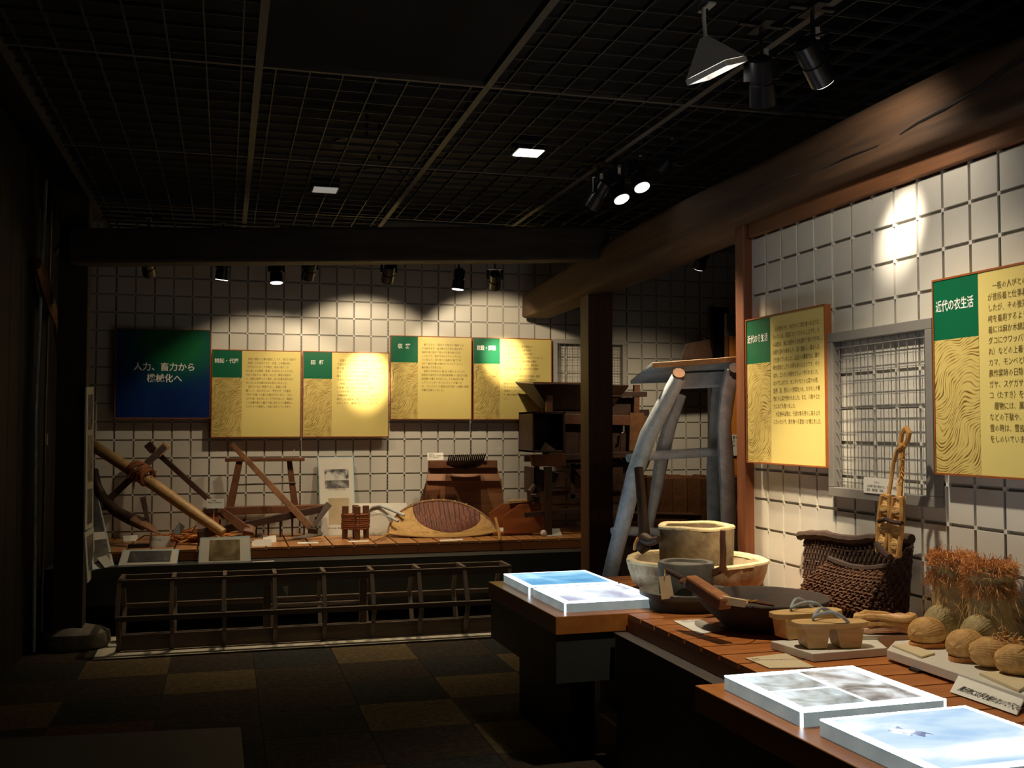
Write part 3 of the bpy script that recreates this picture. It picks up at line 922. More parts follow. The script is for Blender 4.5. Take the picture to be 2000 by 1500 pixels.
B3 = '''　秋になると、“稲刈り”が始まり“稲架”のか
けが続きます。稲は鎌で刈り取り束ねます。
稲束を架に掛けて乾かす仕事は秋の日ざ
しのもとで、家中で行われるものでした。
ていました。刈り取りの道具は“鎌”で“手
刈り”“稲刈り鎌”が使われ“サンカク”といい
鎌を使ってきました。
　昭和三十年代から“稲 刈”を使うようになり、
昭和四十年代からは“稲刈結束機”や“自走式刈取
結束機”が導入されました。その後改良が進
んで“バインダー”や“コンバイン”が導入さ
れ、“コンバイン”の普及は刈り取りと脱穀の同時
作業を可能としました。'''
B4 = '''　乾いた稲は、家へ運び脱穀から
始まります。脱穀した後で籾を
選び、調製されます。玄米は俵に
つめ、千歯扱きや足踏みで脱穀していました
が、大正の頃から発動機“脱穀”が使わ
れるようになりました。また、俵を担ぐ
作業も手作業で、重い俵は大変な仕事で
した。
　そして、玄米と籾を分ける作業も“唐箕”
と“千石どおし”“万石どおし”が使われ、
選別が行われていました。現在は“全自動”
で“ライスセンター”の大型“乾燥機”や
“調製機”となり“カントリーエレベーター”が“ライス
で一連の作業を一貫して行なわれるようになりま
した。'''
R1 = '''　北沢地方でも、米だけのご飯を食べるように
なったのは、昭和になってからのことです。そ
の以前は、米に大根やイモを混ぜて炊くカテめし、
大麦を混ぜる麦めしや、菜っ葉めし、粟めしな
どを食べていました。山沿いの農家では、栗や
稗を常食としている所もあったようです。その
ほか、ゴンボッチ餅などもよく作られました。
おかずにはウド、ゼンマイなどの山菜や大根、
里芋、茄、葱などの野菜を入れ、おひたしや煮
物にも山菜が使われました。また、川魚やエビ・
カニなども食べました。
　大正後半以降は、行商が魚を売りに来るよう
になったので、魚を食べる度合いが増えました。'''
R2 = '''　一般の人びとの衣服は、明治の頃まで
が普段着と仕事着に分かれていま
したが、その後冠婚葬祭には着物や
袴を着用するようになりました。仕事
着には麻か木綿素材のモモヒキ、ハン
ダコにウワッパリやソデナシ（そでな
れ）などの上着を着て、女はヤマバ
カマ、モンペと呼ばれるものをはき、
農作業時の日除けにはミノ、ゴザ、スゲ
ガサ、スゲガサなどを使い、タス
コ（たすき）をかけました。
　履物には、藁のゾウリやワラジ、桐
などの下駄や、藁グツなどがあり、
雪の時は、雪沓やカンジキで寒さ
をしのいでいました。'''
bl = Vector((-0.868, BY, 2.284))
bp = thing('sign_panel', 'square navy and green title board with large white lettering, leftmost on the back wall', 'sign', (-0.5, 9.0, 1.91))
def brect(x0, x1, z0, z1, y0, y1):
    return MB().box(x0, x1, y0, y1, z0, z1)
obj('board', brect(-0.862, -0.126, 1.552, 2.278, BY + 0.002, BY + 0.03), 'blue', bp)
for a in ((-0.868, -0.862, 1.546, 2.284), (-0.126, -0.120, 1.546, 2.284), (-0.862, -0.126, 1.546, 1.552), (-0.862, -0.126, 2.278, 2.284)):
    obj('frame_edge', brect(*a, BY, BY + 0.03), 'frame_brown', bp)
text_mesh('title_text', '人力、畜力から\n機械化へ', 0.072, (-0.485, BY + 0.002, 1.945), X3, Z3, 'white_ink', bp, 'CENTER', 1.30, 0.475, bold=0.0012, xs=2.0)
obj('wall_bracket', brect(-0.8, -0.75, 2.1, 2.2, BY + 0.03, 9.05), 'slot', bp)
obj('wall_bracket', brect(-0.25, -0.2, 2.1, 2.2, BY + 0.03, 9.05), 'slot', bp)
sign_panel('yellow panel headed 耕起・代掻 in white on green, right of the navy title board', (-0.115, BY, 2.124), 0.735, 0.735, X3, Z3, '耕起・代掻', B1, 0.042, 0.0235, 1.42, title_w=0.195, body_w=0.57, body_x=0.38)
sign_panel('yellow panel headed 田植 with a bright lamp glare, third board on the back wall', (0.632, BY, 2.124), 0.738, 0.735, X3, Z3, '田　植', B2, 0.042, 0.0235, 1.42, title_w=0.115, body_w=0.56, body_x=0.39)
sign_panel('higher yellow panel headed 収穫, fourth board on the back wall', (1.380, BY, 2.276), 0.730, 0.735, X3, Z3, '収　穫', B3, 0.046, 0.0235, 1.42, title_w=0.11, body_w=0.58, body_x=0.38)
sign_panel('higher yellow panel headed 脱穀・調製, partly behind the winnowing machine hopper', (2.122, BY, 2.276), 0.735, 0.735, X3, Z3, '脱穀・調製', B4, 0.046, 0.0235, 1.42, title_w=0.175, body_w=0.58, body_x=0.38)
RX = 2.585
RR = (0, -1, 0)
sign_panel('yellow panel headed 近代の食生活 at the far end of the right wall', (2.585, 4.814, 2.03), 0.735, 0.735, RR, Z3, '近代の食生活', R1, 0.043, 0.0265, 1.42, title_w=0.205, body_w=0.60, title_y=0.165, body_x=0.37, gh=0.315)
sign_panel('yellow panel headed 近代の衣生活 cut off by the right edge of the photo', (2.585, 3.349, 2.035), 0.735, 0.735, RR, Z3, '近代の衣生活', R2, 0.046, 0.029, 1.32, title_w=0.205, body_w=0.57, title_y=0.165, body_x=0.40, gh=0.315, body_y=0.10)

# ------------------------------------------------------------------ wire mesh frames
def mesh_frame(label, tl, w, h, R, U, n, depth=0.045, rail=0.042, mat='grey_metal'):
    tl, R, U = Vector(tl), Vector(R), Vector(U)
    N = R.cross(U)
    t = thing('mesh_frame', label, 'wire frame', tl + R * w / 2 - U * h / 2 - N * depth)
    def rect(x0, x1, y0, y1, d0, d1):
        pts = [tl + R * x0 - U * y0, tl + R * x1 - U * y0, tl + R * x1 - U * y1, tl + R * x0 - U * y1]
        return MB().ext([p + N * d0 for p in pts], N * (d1 - d0))
    obj('frame_rail', rect(0, w, 0, rail, -depth, 0), mat, t, bevel=0.003)
    obj('frame_rail', rect(0, w, h - rail, h, -depth, 0), mat, t, bevel=0.003)
    obj('frame_stile', rect(0, rail, rail, h - rail, -depth, 0), mat, t, bevel=0.003)
    obj('frame_stile', rect(w - rail, w, rail, h - rail, -depth, 0), mat, t, bevel=0.003)
    iw = w - 2 * rail
    for k in range(n):
        s = rail + iw * (k + 0.5) / n
        a = tl + R * s - U * rail - N * 0.02
        obj('wire', MB().bar(a, a - U * (h - 2 * rail), 0.003, 0.003, N), 'wire', t)
    for k in range(n):
        s = rail + (h - 2 * rail) * (k + 0.5) / n
        a = tl + R * rail - U * s - N * 0.016
        obj('wire', MB().bar(a, a + R * iw, 0.003, 0.003, N), 'wire', t)
    return t
mesh_frame('grey square wire mesh frame on the right wall between two yellow panels', (2.595, 4.085, 1.896), 0.715, 0.725, RR, Z3, 12)
mesh_frame('grey square wire mesh frame on the back wall behind the dark post', (2.880, 8.985, 2.282), 0.72, 0.73, X3, Z3, 13, mat='grey_light')
cd = thing('caption_card', 'white caption card tucked in the right wall wire frame', 'card', (2.592, 3.677, 1.236))
a, b, c, d = (2.59, 3.81, 1.269), (2.59, 3.541, 1.27), (2.59, 3.543, 1.205), (2.59, 3.812, 1.203)
obj('card_sheet', MB().ext([a, b, c, d], (0.002, 0, 0)), 'paper', cd)
text_mesh('caption_text', '　　　　ワラジ\n山仕事や旅に使われた、わらの履物\n提供　農家蔵　民具', 0.0125, Vector(a) + Vector((0, -0.02, -0.025)), RR, Z3, 'ink', cd, 'LEFT', 1.25)

# ------------------------------------------------------------------ spot lamps
def lamp_head(label, pos, aim, state, r=0.046, ln=0.17, top=3.0, group=None):
    pos, aim = Vector(pos), Vector(aim)
    d = (aim - pos).normalized()
    back = pos - d * ln
    piv = pos - d * ln * 0.55
    t = thing('spot_lamp', label, 'spotlight', pos, group)
    side = d.cross(Vector((0, 0, 1)))
    if side.length < 1e-3:
        side = Vector((1, 0, 0))
    side.normalize()
    pts = [pos, pos - d * ln * 0.48, pos - d * ln * 0.50, pos - d * ln * 0.54, pos - d * ln * 0.56, back, back - d * 0.02]
    h = obj('housing', MB().tube(pts, [r, r * 0.94, r * 0.82, r * 0.82, r * 0.9, r * 0.86, r * 0.35], 20), 'lamp', t, smooth=True)
    obj('lens', MB().tube([pos + d * 0.001, pos + d * 0.004], r * (0.9 if state != 'wall' else 0.5), 20), 'lens_on' if state in ('lit', 'wall') else 'lens_off', h)
    rod_x = piv + Vector((0, 0, r + 0.035))
    yk = MB()
    yk.bar(piv + side * (r + 0.006), piv + side * (r + 0.006) + Vector((0, 0, r + 0.03)), 0.006, 0.02, side)
    yk.bar(piv - side * (r + 0.006), piv - side * (r + 0.006) + Vector((0, 0, r + 0.03)), 0.006, 0.02, side)
    yk.bar(rod_x - side * (r + 0.009), rod_x + side * (r + 0.009), 0.02, 0.006)
    yo = obj('yoke', yk, 'lamp', t)
    obj('track_clip', MB().box(rod_x.x - 0.02, rod_x.x + 0.02, rod_x.y - 0.075, rod_x.y + 0.075, top - 0.016, top - 0.012), 'lamp', t)
    obj('stem', MB().tube([rod_x, (rod_x.x, rod_x.y, top + 0.002)], 0.007, 8), 'lamp', t)
    obj('track_clip', MB().box(rod_x.x - 0.09, rod_x.x + 0.09, rod_x.y - 0.012, rod_x.y + 0.012, top - 0.012, top + 0.002), 'lamp', t)
    obj('rating_label', MB().obox(rod_x + Vector((0.014, -0.012, 0.012)), (0.009, 0, 0), (0, 0.001, 0), (0, 0, 0.022)), 'lamp_white', yo)
    return t
names = ['unlit black spotlight, leftmost above the back wall', 'lit black spotlight tilted left above the navy title board', 'lit black spotlight facing straight down, third above the back wall',
         'black spotlight turned to the back wall, just right of the one facing straight down', 'black spotlight turned to the back wall above the panel headed 収穫',
         'lit black spotlight tilted right, second from the right above the back wall', 'black spotlight turned to the back wall, rightmost beside the beam end']
for n, (p, a, s) in zip(names, BACK_SPOTS):
    lamp_head(n, p, a, s, 0.05, 0.15)
for n, (p, a, s) in zip(['shiny black spotlight aimed away left, leftmost of the middle ceiling group', 'lit black spotlight with a round glowing lens, second of the middle ceiling group',
                         'lit black spotlight with a thin glowing lens, third of the middle ceiling group', 'dim dark spotlight, rightmost of the middle ceiling group'], FAR_SPOTS):
    lamp_head(n, p, a, s, 0.05, 0.16)
for n, (p, a, s) in zip(['black spotlight with two shiny bands, unlit, right of the white pyramid lamp', 'lit black spotlight nearest the big beam, right of the white pyramid lamp'], NEAR_SPOTS):
    lamp_head(n, p, a, s, 0.05, 0.17)
lamp_head('lit black spotlight behind the big beam, shining on the back wall beside the winnowing machine', *ALCOVE_FILL, 0.05, 0.16)
# white pyramid flood lamp
py = thing('pyramid_lamp', 'white pyramid shaped flood lamp hanging from the ceiling grid', 'lamp', PYRAMID)
pc = Vector(PYRAMID)
dn = Vector((0.40, 0.03, -0.90)).normalized()
sx = dn.cross(Vector((0, 0, 1))).normalized()
sy = sx.cross(dn).normalized()
ca_, sa_ = math.cos(0.5), math.sin(0.5)
sx, sy = sx * ca_ + sy * sa_, sy * ca_ - sx * sa_
ap = pc - dn * 0.13
sh = MB()
q = [pc + sx * a * 0.085 + sy * b * 0.085 for a, b in ((-1, -1), (1, -1), (1, 1), (-1, 1))]
q2 = [p - dn * 0.012 for p in q]
tp = [ap + sx * a * 0.012 + sy * b * 0.012 for a, b in ((-1, -1), (1, -1), (1, 1), (-1, 1))]
sh.hexa(q2 + tp)
for i in range(4):
    a, b = q[i], q[(i + 1) % 4]
    sh.bar(a, b, 0.006, 0.02, dn)
obj('shade', sh, 'lamp_white', py)
obj('glowing_tube', MB().ext([pc + sx * a * 0.074 + sy * b * 0.066 - dn * 0.008 for a, b in ((-1, -1), (1, -1), (1, 1), (-1, 1))], dn * 0.004), 'lens_on', py)
obj('stem', MB().tube([ap + dn * 0.02, ap + Vector((0, 0, 0.07)), ap + Vector((0, 0, 0.11))], 0.008, 8), 'lamp_white', py)
obj('adapter', MB().obox((ap.x + 0.012, ap.y, ap.z + 0.125), (0.016, 0, 0), (0, 0.05, 0.0), (0, 0, 0.018)), 'lamp_white', py, bevel=0.004)
obj('adapter_stem', MB().tube([(ap.x + 0.012, ap.y, ap.z + 0.14), (ap.x + 0.012, ap.y, 3.0)], 0.006, 8), 'lamp', py)

# ceiling fittings
def sq_light(label, c, s, mat):
    t = thing('ceiling_light', label, 'ceiling light', c)
    obj('housing', MB().box(c[0] - s - 0.01, c[0] + s + 0.01, c[1] - s - 0.01, c[1] + s + 0.01, c[2] + 0.004, c[2] + 0.08), 'lamp', t)
    obj('light_panel', MB().box(c[0] - s, c[0] + s, c[1] - s, c[1] + s, c[2], c[2] + 0.004), mat, t)
sq_light('bright square ceiling light set in the dark lattice', (1.607, 5.46, 2.995), 0.07, 'light_panel')
sq_light('dim square ceiling light set in the dark lattice', (0.602, 6.671, 2.995), 0.075, 'dim_panel')
def speaker(label, c, r):
    t = thing('ceiling_speaker', label, 'speaker', c)
    obj('rim', MB().lathe([(r, 0), (r, 0.012), (r - 0.02, 0.014), (r - 0.02, 0.002)], c, 28, ring=True), 'rail', t, smooth=True)
    obj('grille', MB().lathe([(r - 0.02, 0.004), (r * 0.3, 0.02), (r * 0.3, 0.05)], c, 28), 'lattice', t, smooth=True)
    obj('drop_rod', MB().tube([(c[0], c[1], c[2] + 0.04), (c[0], c[1], 3.4)], 0.01, 6), 'lamp', t)
speaker('round ceiling grille beside the dim square ceiling light', (0.913, 6.425, 3.06), 0.15)
speaker('larger faint round ceiling grille above the lattice', (0.781, 6.011, 3.12), 0.20)

# ------------------------------------------------------------------ cards and photo boards on the back platform
def card(label, a, b, tilt=0.9, h=0.05, mat='paper', thick=0.002, text=None, tsize=0.010):
    # lower edge from a to b, leaning back
    a, b = Vector(a), Vector(b)
    R = (b - a).normalized()
    nrm = R.cross(Vector((0, 0, 1)))            # towards the viewer
    U = (Vector((0, 0, 1)) * math.cos(tilt) - nrm * math.sin(tilt)).normalized()
    N = R.cross(U)
    m = MB().ext([a, b, b + U * h, a + U * h], -N * thick)
    if text is None:
        return tag(obj('caption_card', m, mat), label, 'card')
    t = thing('caption_card', label, 'card', (a + b) / 2)
    obj('card_sheet', m, mat, t)
    text_mesh('caption_text', text, tsize, a + U * (h - tsize * 1.5) + R * 0.012, R, U, 'ink', t, 'LEFT', 1.3)
    return t
Z57 = 0.571
card('white caption card standing on top of the comb thresher', (1.648, 8.62, 1.196), (1.785, 8.62, 1.199), 0.2, 0.062, 'paper', 0.002, '千歯扱き\n脱穀の道具。稲の穂先を\nしごいて籾を落とす', 0.011)
card('grey caption card standing upright below the long plough pole handle', (-0.132, 8.32, 0.852), (0, 8.32, 0.849), 0.25, 0.075, 'paper_grey', 0.003, '　　三本鍬\n田起こしに使われた', 0.012)
obj('card_support', MB().tube([(-0.076, 8.33, 0.854), (-0.081, 8.33, 0.654)], 0.004, 6), 'acrylic', bpy.data.objects['caption_card.002'] if 'caption_card.002' in bpy.data.objects else None)
card('bright white caption card half hidden at the left end of the platform', (-0.761, 8.741, 0.571), (-0.658, 8.789, 0.571), 0.5, 0.05)
card('grey caption card on the front edge beside the straw bundle', (-0.543, 8.285, 0.571), (-0.392, 8.278, 0.571), 0.35, 0.085, 'paper_grey', 0.003, '　大足\n代かきの道具', 0.012)
tag(obj('dark_block', MB().obox((-0.616, 8.283, 0.585), (0.075, 0.004, 0), (-0.001, 0.02, 0), (0, 0, 0.014)), 'black', bevel=0.003), 'small black block lying before the left grey caption card', 'block')
card('thick white caption card under the end of the long plough pole', (0.035, 8.794, 0.571), (0.149, 8.803, 0.571), 0.7, 0.06, 'paper', 0.012)
card('white caption card behind another card beside the short hoe', (0.297, 8.374, 0.571), (0.399, 8.382, 0.571), 0.55, 0.06)
card('white caption card at the front edge right of the sepia photo board', (0.206, 8.147, 0.571), (0.35, 8.142, 0.571), 0.5, 0.055)
card('flat white strip card before the leaning hoe head', (0.551, 8.221, 0.572), (0.711, 8.213, 0.572), 1.35, 0.04, 'paper', 0.004)
card('flat white strip card before the rope winding stool', (0.946, 8.222, 0.572), (1.105, 8.215, 0.572), 1.35, 0.035, 'paper', 0.004)
card('flat white strip card before the winnowing basket', (1.658, 8.1, 0.572), (1.847, 8.125, 0.572), 1.35, 0.035, 'paper', 0.004)
card('bright white sloping caption card right of the winnowing basket', (2.24, 8.474, 0.571), (2.401, 8.473, 0.571), 0.8, 0.075, 'paper', 0.004)
card('grey sloping caption card at the foot of the winnowing machine', (2.581, 8.252, 0.571), (2.721, 8.256, 0.571), 0.9, 0.085, 'paper_grey', 0.004)
tag(obj('paper_ball', MB().lathe([(0.004, 0.0), (0.022, 0.008), (0.027, 0.025), (0.02, 0.042), (0.004, 0.048)], (2.557, 8.259, 0.571), 10, 0.1, 4), 'paper', None, smooth=True), 'small crumpled white lump beside the grey sloping card', 'lump')
card('flat white strip card on the dark ledge right of the sepia photo board', (0.204, 7.87, 0.486), (0.362, 7.886, 0.486), 1.5, 0.02, 'paper', 0.003)

def photo_board(label, bl, br, tr, tlp, photos, thick=0.012, caps=()):
    bl, br, tr, tlp = map(Vector, (bl, br, tr, tlp))
    N = (br - bl).cross(tlp - bl).normalized()
    t = thing('photo_board', label, 'photo board', (bl + br) / 2)
    obj('board', MB().ext([bl, br, tr, tlp], -N * thick), 'board_white', t)
    def at(u, v):
        return (bl * (1 - u) + br * u) * (1 - v) + (tlp * (1 - u) + tr * u) * v
    e = MB()
    for a, b in (((0, 0), (0, 1)), ((1, 0), (1, 1)), ((0, 1), (1, 1)), ((0, 0), (1, 0))):
        p, q = at(*a) - N * thick * 0.45, at(*b) - N * thick * 0.45
        e.bar(p, q, 0.008, thick, N)
    obj('edge_strip', e, 'blue_edge', t)
    for (u0, u1, v0, v1, mat) in photos:
        obj('photo_print', MB().ext([at(u0, v0) + N * 0.0006, at(u1, v0) + N * 0.0006, at(u1, v1) + N * 0.0006, at(u0, v1) + N * 0.0006], N * 0.001), mat, t)
    for (u, v, s, txt) in caps:
        R = (br - bl).normalized()
        text_mesh('caption_text', txt, s, at(u, v) + N * 0.0008, R, (tlp - bl).normalized(), 'body_ink', t, 'LEFT', 1.2)
    return t
photo_board('tall leaning photo board with two old pictures beside the ploughing harrow', (0.785, 8.792, 0.571), (1.067, 8.799, 0.571), (1.063, 8.98, 1.216), (0.771, 8.98, 1.214),
            [(0.16, 0.86, 0.60, 0.70, 'photo_field'), (0.16, 0.86, 0.70, 0.845, 'photo_sky'), (0.24, 0.85, 0.14, 0.47, 'photo_tan')], 0.014, ((0.25, 0.575, 0.014, '牛による田起こしの様子'), (0.2, 0.08, 0.014, '代かきの図（農具図より）')))
photo_board('low photo board with a dark landscape print leaning on the plinth ledge at left', (-0.727, 7.95, 0.475), (-0.332, 7.95, 0.472), (-0.32, 8.045, 0.576), (-0.703, 8.045, 0.581),
            [(0.13, 0.88, 0.24, 0.93, 'photo_dark')], 0.010)
photo_board('photo board with a sepia field print leaning on the plinth ledge', (-0.176, 7.95, 0.478), (0.191, 7.95, 0.476), (0.184, 8.03, 0.657), (-0.165, 8.03, 0.656),
            [(0.19, 0.80, 0.10, 0.90, 'photo_sepia')], 0.010)
# boards at the far left corner
sx0 = -0.893
a, b, c, d = (-0.893, 7.626, 0.416), (-0.893, 8.059, 0.419), (-0.893, 7.921, 0.764), (-0.893, 7.42, 0.77)
photo_board('lowest narrow photo board fixed to the side of the dark left post', a, b, c, d, [(0.2, 0.85, 0.2, 0.9, 'photo_dark')], 0.010)
a, b, c, d = (-0.893, 7.443, 0.791), (-0.893, 7.89, 0.774), (-0.893, 7.787, 1.757), (-0.893, 7.398, 1.739)
photo_board('long narrow photo board with three prints fixed to the side of the dark left post', a, b, c, d,
            [(0.25, 0.85, 0.70, 0.95, 'photo_field'), (0.25, 0.85, 0.33, 0.66, 'photo_field'), (0.25, 0.85, 0.03, 0.28, 'photo_dark')], 0.010)
a, b, c, d = (-0.878, 7.774, 0.486), (-0.76, 7.962, 0.486), (-0.971, 8.7, 1.008), (-1.004, 8.7, 1.009)
photo_board('leaning photo board with a dark portrait print in the left corner', a, b, c, d, [(0.06, 0.9, 0.42, 0.9, 'photo_dark'), (0.06, 0.9, 0.06, 0.32, 'photo_dark')], 0.010)
card('small tilted caption card in the left corner of the plinth ledge', (-0.804, 7.827, 0.487), (-0.758, 7.982, 0.487), 0.7, 0.09, 'paper_grey', 0.002)
tag(obj('wall_label', MB().obox((-1.232, 8.069, 1.389), (0.002, 0, 0), (0, 0.03, 0), (0, 0, 0.04)), 'paper_grey'), 'tiny pale label on the dark left wall', 'label')

# tools leaning on the left wall
m = MB()
for (p, q) in (((-1.093, 6.9, 3.006), (-1.134, 6.9, 2.389)), ((-1.074, 7, 2.923), (-1.11, 7, 2.419))):
    pass
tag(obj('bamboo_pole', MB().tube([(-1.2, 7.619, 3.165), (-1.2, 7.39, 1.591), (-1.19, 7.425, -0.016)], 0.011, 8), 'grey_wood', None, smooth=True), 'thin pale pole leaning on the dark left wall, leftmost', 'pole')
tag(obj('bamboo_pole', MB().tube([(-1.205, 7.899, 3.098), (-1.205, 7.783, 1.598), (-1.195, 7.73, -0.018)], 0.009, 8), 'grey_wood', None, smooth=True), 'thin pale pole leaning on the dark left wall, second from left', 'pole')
sp = thing('long_wooden_spade', 'long handled wooden tool with a broad shoulder hung on the dark left wall', 'tool', (-1.18, 7.675, 2.441))
obj('shoulder', MB().tube([(-1.18, 7.241, 2.534), (-1.17, 7.381, 2.454), (-1.16, 7.62, 2.329), (-1.17, 8.014, 2.227)], [0.05, 0.075, 0.07, 0.04], 10, 0.45, (1, 0, 0)), 'mid_wood', sp, smooth=True)
obj('handle', MB().tube([(-1.18, 7.983, 2.278), (-1.18, 8.208, 1.981), (-1.19, 8.454, 1.55)], [0.02, 0.016, 0.01], 8), 'mid_wood', sp, smooth=True)
for k, (x0, x1) in enumerate(((106, 104), (117, 113), (124, 122))):
    pass
bx = thing('wall_speaker', 'dark box mounted high in the left corner', 'box', (-1.0, 7.9, 2.6))
obj('housing', MB().hexa([(-1.158, 8, 2.884), (-0.955, 7.8, 2.843), (-0.984, 8.2, 2.952), (-1.203, 8.4, 3.002), (-1.182, 8, 3.039), (-0.985, 7.8, 3.038), (-1.015, 8.2, 3.119), (-1.212, 8.4, 3.126)]), 'dark_wood', bx)
obj('bracket', MB().bar((-1.077, 8.1, 2.952), (-1.25, 8.3, 2.75), 0.03, 0.03), 'lamp', bx)

# ------------------------------------------------------------------ ploughs, hoes and the harrow on the back platform
pl = thing('plough', 'large plough with a long pale pole tied by straw rope to a cross bar', 'plough', (-0.555, 9.007, 0.57))
obj('long_pole', MB().tube([(-1.015, 8.75, 1.339), (-0.766, 8.62, 1.181), (-0.53, 8.5, 1.032), (-0.258, 8.38, 0.838), (-0.005, 8.26, 0.666)], [0.044, 0.046, 0.046, 0.044, 0.036], 12), 'pale_wood', pl, smooth=True)
obj('cross_bar', MB().bar((-0.462, 8.72, 1.321), (-0.951, 8.55, 0.824), 0.05, 0.07, (0, 1, 0)), 'dark_wood', pl, bevel=0.004)
obj('end_block', MB().bar((-0.447, 8.73, 1.337), (-0.523, 8.71, 1.256), 0.065, 0.08, (0, 1, 0)), 'pale_wood', pl, bevel=0.005)
rp = MB()
c0 = Vector((-0.623, 8.53, 1.119))
ax = (Vector((-0.53, 8.5, 1.032)) - Vector((-0.766, 8.62, 1.181))).normalized()
for k in range(7):
    cc = c0 + ax * (k - 3) * 0.022
    s = ax.cross(Vector((0, 1, 0))).normalized()
    u = s.cross(ax)
    rr = 0.062 + 0.008 * (k % 2)
    rp.tube([cc + (s * math.cos(a) + u * math.sin(a)) * rr + ax * 0.02 * math.sin(a + k) for a in [2 * PI * j / 14 for j in range(15)]], 0.013, 6)
for k in range(26):
    a = random.uniform(0, 6.28)
    s0 = c0 + ax * random.uniform(-0.06, 0.06) + Vector((math.cos(a) * 0.06, -0.03, math.sin(a) * 0.06))
    rp.tube([s0, s0 + Vector((random.uniform(-0.05, 0.05), random.uniform(-0.03, 0), random.uniform(-0.09, 0.05)))], [0.005, 0.002], 4)
obj('straw_lashing', rp, 'rope_brown', pl, smooth=True)

p2 = thing('plough', 'small curved plough beam with a pointed blade at the left end', 'plough', (-0.758, 9.063, 0.57))
obj('curved_beam', MB().tube([(-0.986, 8.72, 1.139), (-0.955, 8.66, 1.014), (-0.893, 8.58, 0.907), (-0.795, 8.5, 0.825), (-0.684, 8.42, 0.774), (-0.583, 8.36, 0.738)], [0.03, 0.034, 0.04, 0.042, 0.046, 0.05], 10), 'dark_wood', p2, smooth=True)
obj('share', MB().tube([(-0.659, 8.38, 0.777), (-0.558, 8.32, 0.726), (-0.465, 8.24, 0.673)], [0.055, 0.05, 0.008], 8, 0.5), 'mid_wood', p2, smooth=True)
obj('mould_board', MB().bar((-0.604, 8.46, 0.937), (-0.558, 8.36, 0.753), 0.045, 0.014, (0, 1, 0), 0.03), 'dark_wood', p2, bevel=0.002)
obj('knob', MB().tube([(-0.911, 8.62, 0.857), (-0.85, 8.6, 0.873)], [0.03, 0.035], 8), 'dark_wood', p2, smooth=True)

h1 = thing('hoe', 'hoe with a dark straight handle and small black blade leaning at left', 'hoe', (-0.158, 9.324, 0.57))
obj('handle', MB().bar((-0.593, 8.88, 1.327), (-0.054, 8.42, 0.854), 0.042, 0.034, (0, 1, 0)), 'dark_wood', h1, bevel=0.006)
obj('handle_end', MB().bar((-0.602, 8.89, 1.335), (-0.559, 8.85, 1.286), 0.065, 0.04, (0, 1, 0)), 'dark_wood', h1, bevel=0.004)
obj('socket', MB().bar((-0.054, 8.42, 0.854), (0.009, 8.36, 0.778), 0.045, 0.04, (0, 1, 0)), 'iron', h1)
tag(obj('iron_scraper', MB().ext([(-0.385, 8.25, 0.67), (-0.33, 8.32, 0.751), (-0.288, 8.32, 0.715), (-0.318, 8.25, 0.664)], (0, 0.02, 0)), 'iron', bevel=0.003), 'small black iron blade lying beside the straw bundle', 'scraper')

h2 = thing('hoe', 'short hoe with a flat reddish handle in front of the harrow', 'hoe', (0.173, 8.806, 0.57))
obj('handle', MB().bar((-0.038, 8.4, 0.84), (0.176, 8.2, 0.679), 0.05, 0.03, (0, 1, 0), 0.075), 'red_wood', h2, bevel=0.004)
obj('wedge_block', MB().hexa([(0.153, 8.18, 0.65), (0.228, 8.16, 0.65), (0.236, 8.2, 0.708), (0.161, 8.24, 0.722), (0.138, 8.18, 0.69), (0.213, 8.16, 0.674), (0.213, 8.2, 0.725), (0.176, 8.24, 0.738)]), 'mid_wood', h2, bevel=0.003)
obj('blade', MB().ext([(0.171, 8.678, 0.575), (0.306, 8.885, 0.575), (0.307, 8.904, 0.59), (0.228, 8.741, 0.6)], (0, 0, 0.006)), 'steel', h2)

h3 = thing('hoe', 'hoe with the longest straight handle crossing in front of the harrow', 'hoe', (0.679, 8.666, 0.57))
obj('handle', MB().bar((0.056, 8.86, 1.333), (0.662, 8.3, 0.68), 0.04, 0.034, (0, 1, 0), 0.056, 0.045), 'mid_wood', h3, bevel=0.004)
obj('head_block', MB().hexa([(0.631, 8.26, 0.645), (0.711, 8.22, 0.639), (0.705, 8.34, 0.667), (0.641, 8.34, 0.669), (0.635, 8.26, 0.685), (0.695, 8.22, 0.679), (0.689, 8.34, 0.7), (0.649, 8.34, 0.709)]), 'dark_wood', h3, bevel=0.003)
obj('brace_arm', MB().bar((0.663, 8.27, 0.679), (0.81, 8.45, 0.855), 0.024, 0.03, (0, 1, 0), 0.052), 'dark_wood', h3, bevel=0.003)
obj('blade', MB().ext([(0.481, 8.436, 0.575), (0.674, 8.76, 0.59), (0.823, 8.833, 0.6), (0.813, 8.815, 0.585), (0.673, 8.648, 0.572)], (0, 0, 0.005)), 'steel', h3)

h4 = thing('wooden_bar', 'long dark flat beam lying slantwise across the harrow', 'beam', (0.351, 9.183, 0.57))
obj('bar', MB().bar((-0.193, 8.3, 0.652), (0.774, 8.5, 0.819), 0.055, 0.055, (0, 1, 0)), 'dark_wood', h4, bevel=0.004)
obj('tip_block', MB().bar((-0.179, 8.31, 0.658), (-0.021, 8.33, 0.687), 0.07, 0.062, (0, 1, 0)), 'dark_wood', h4, bevel=0.004)

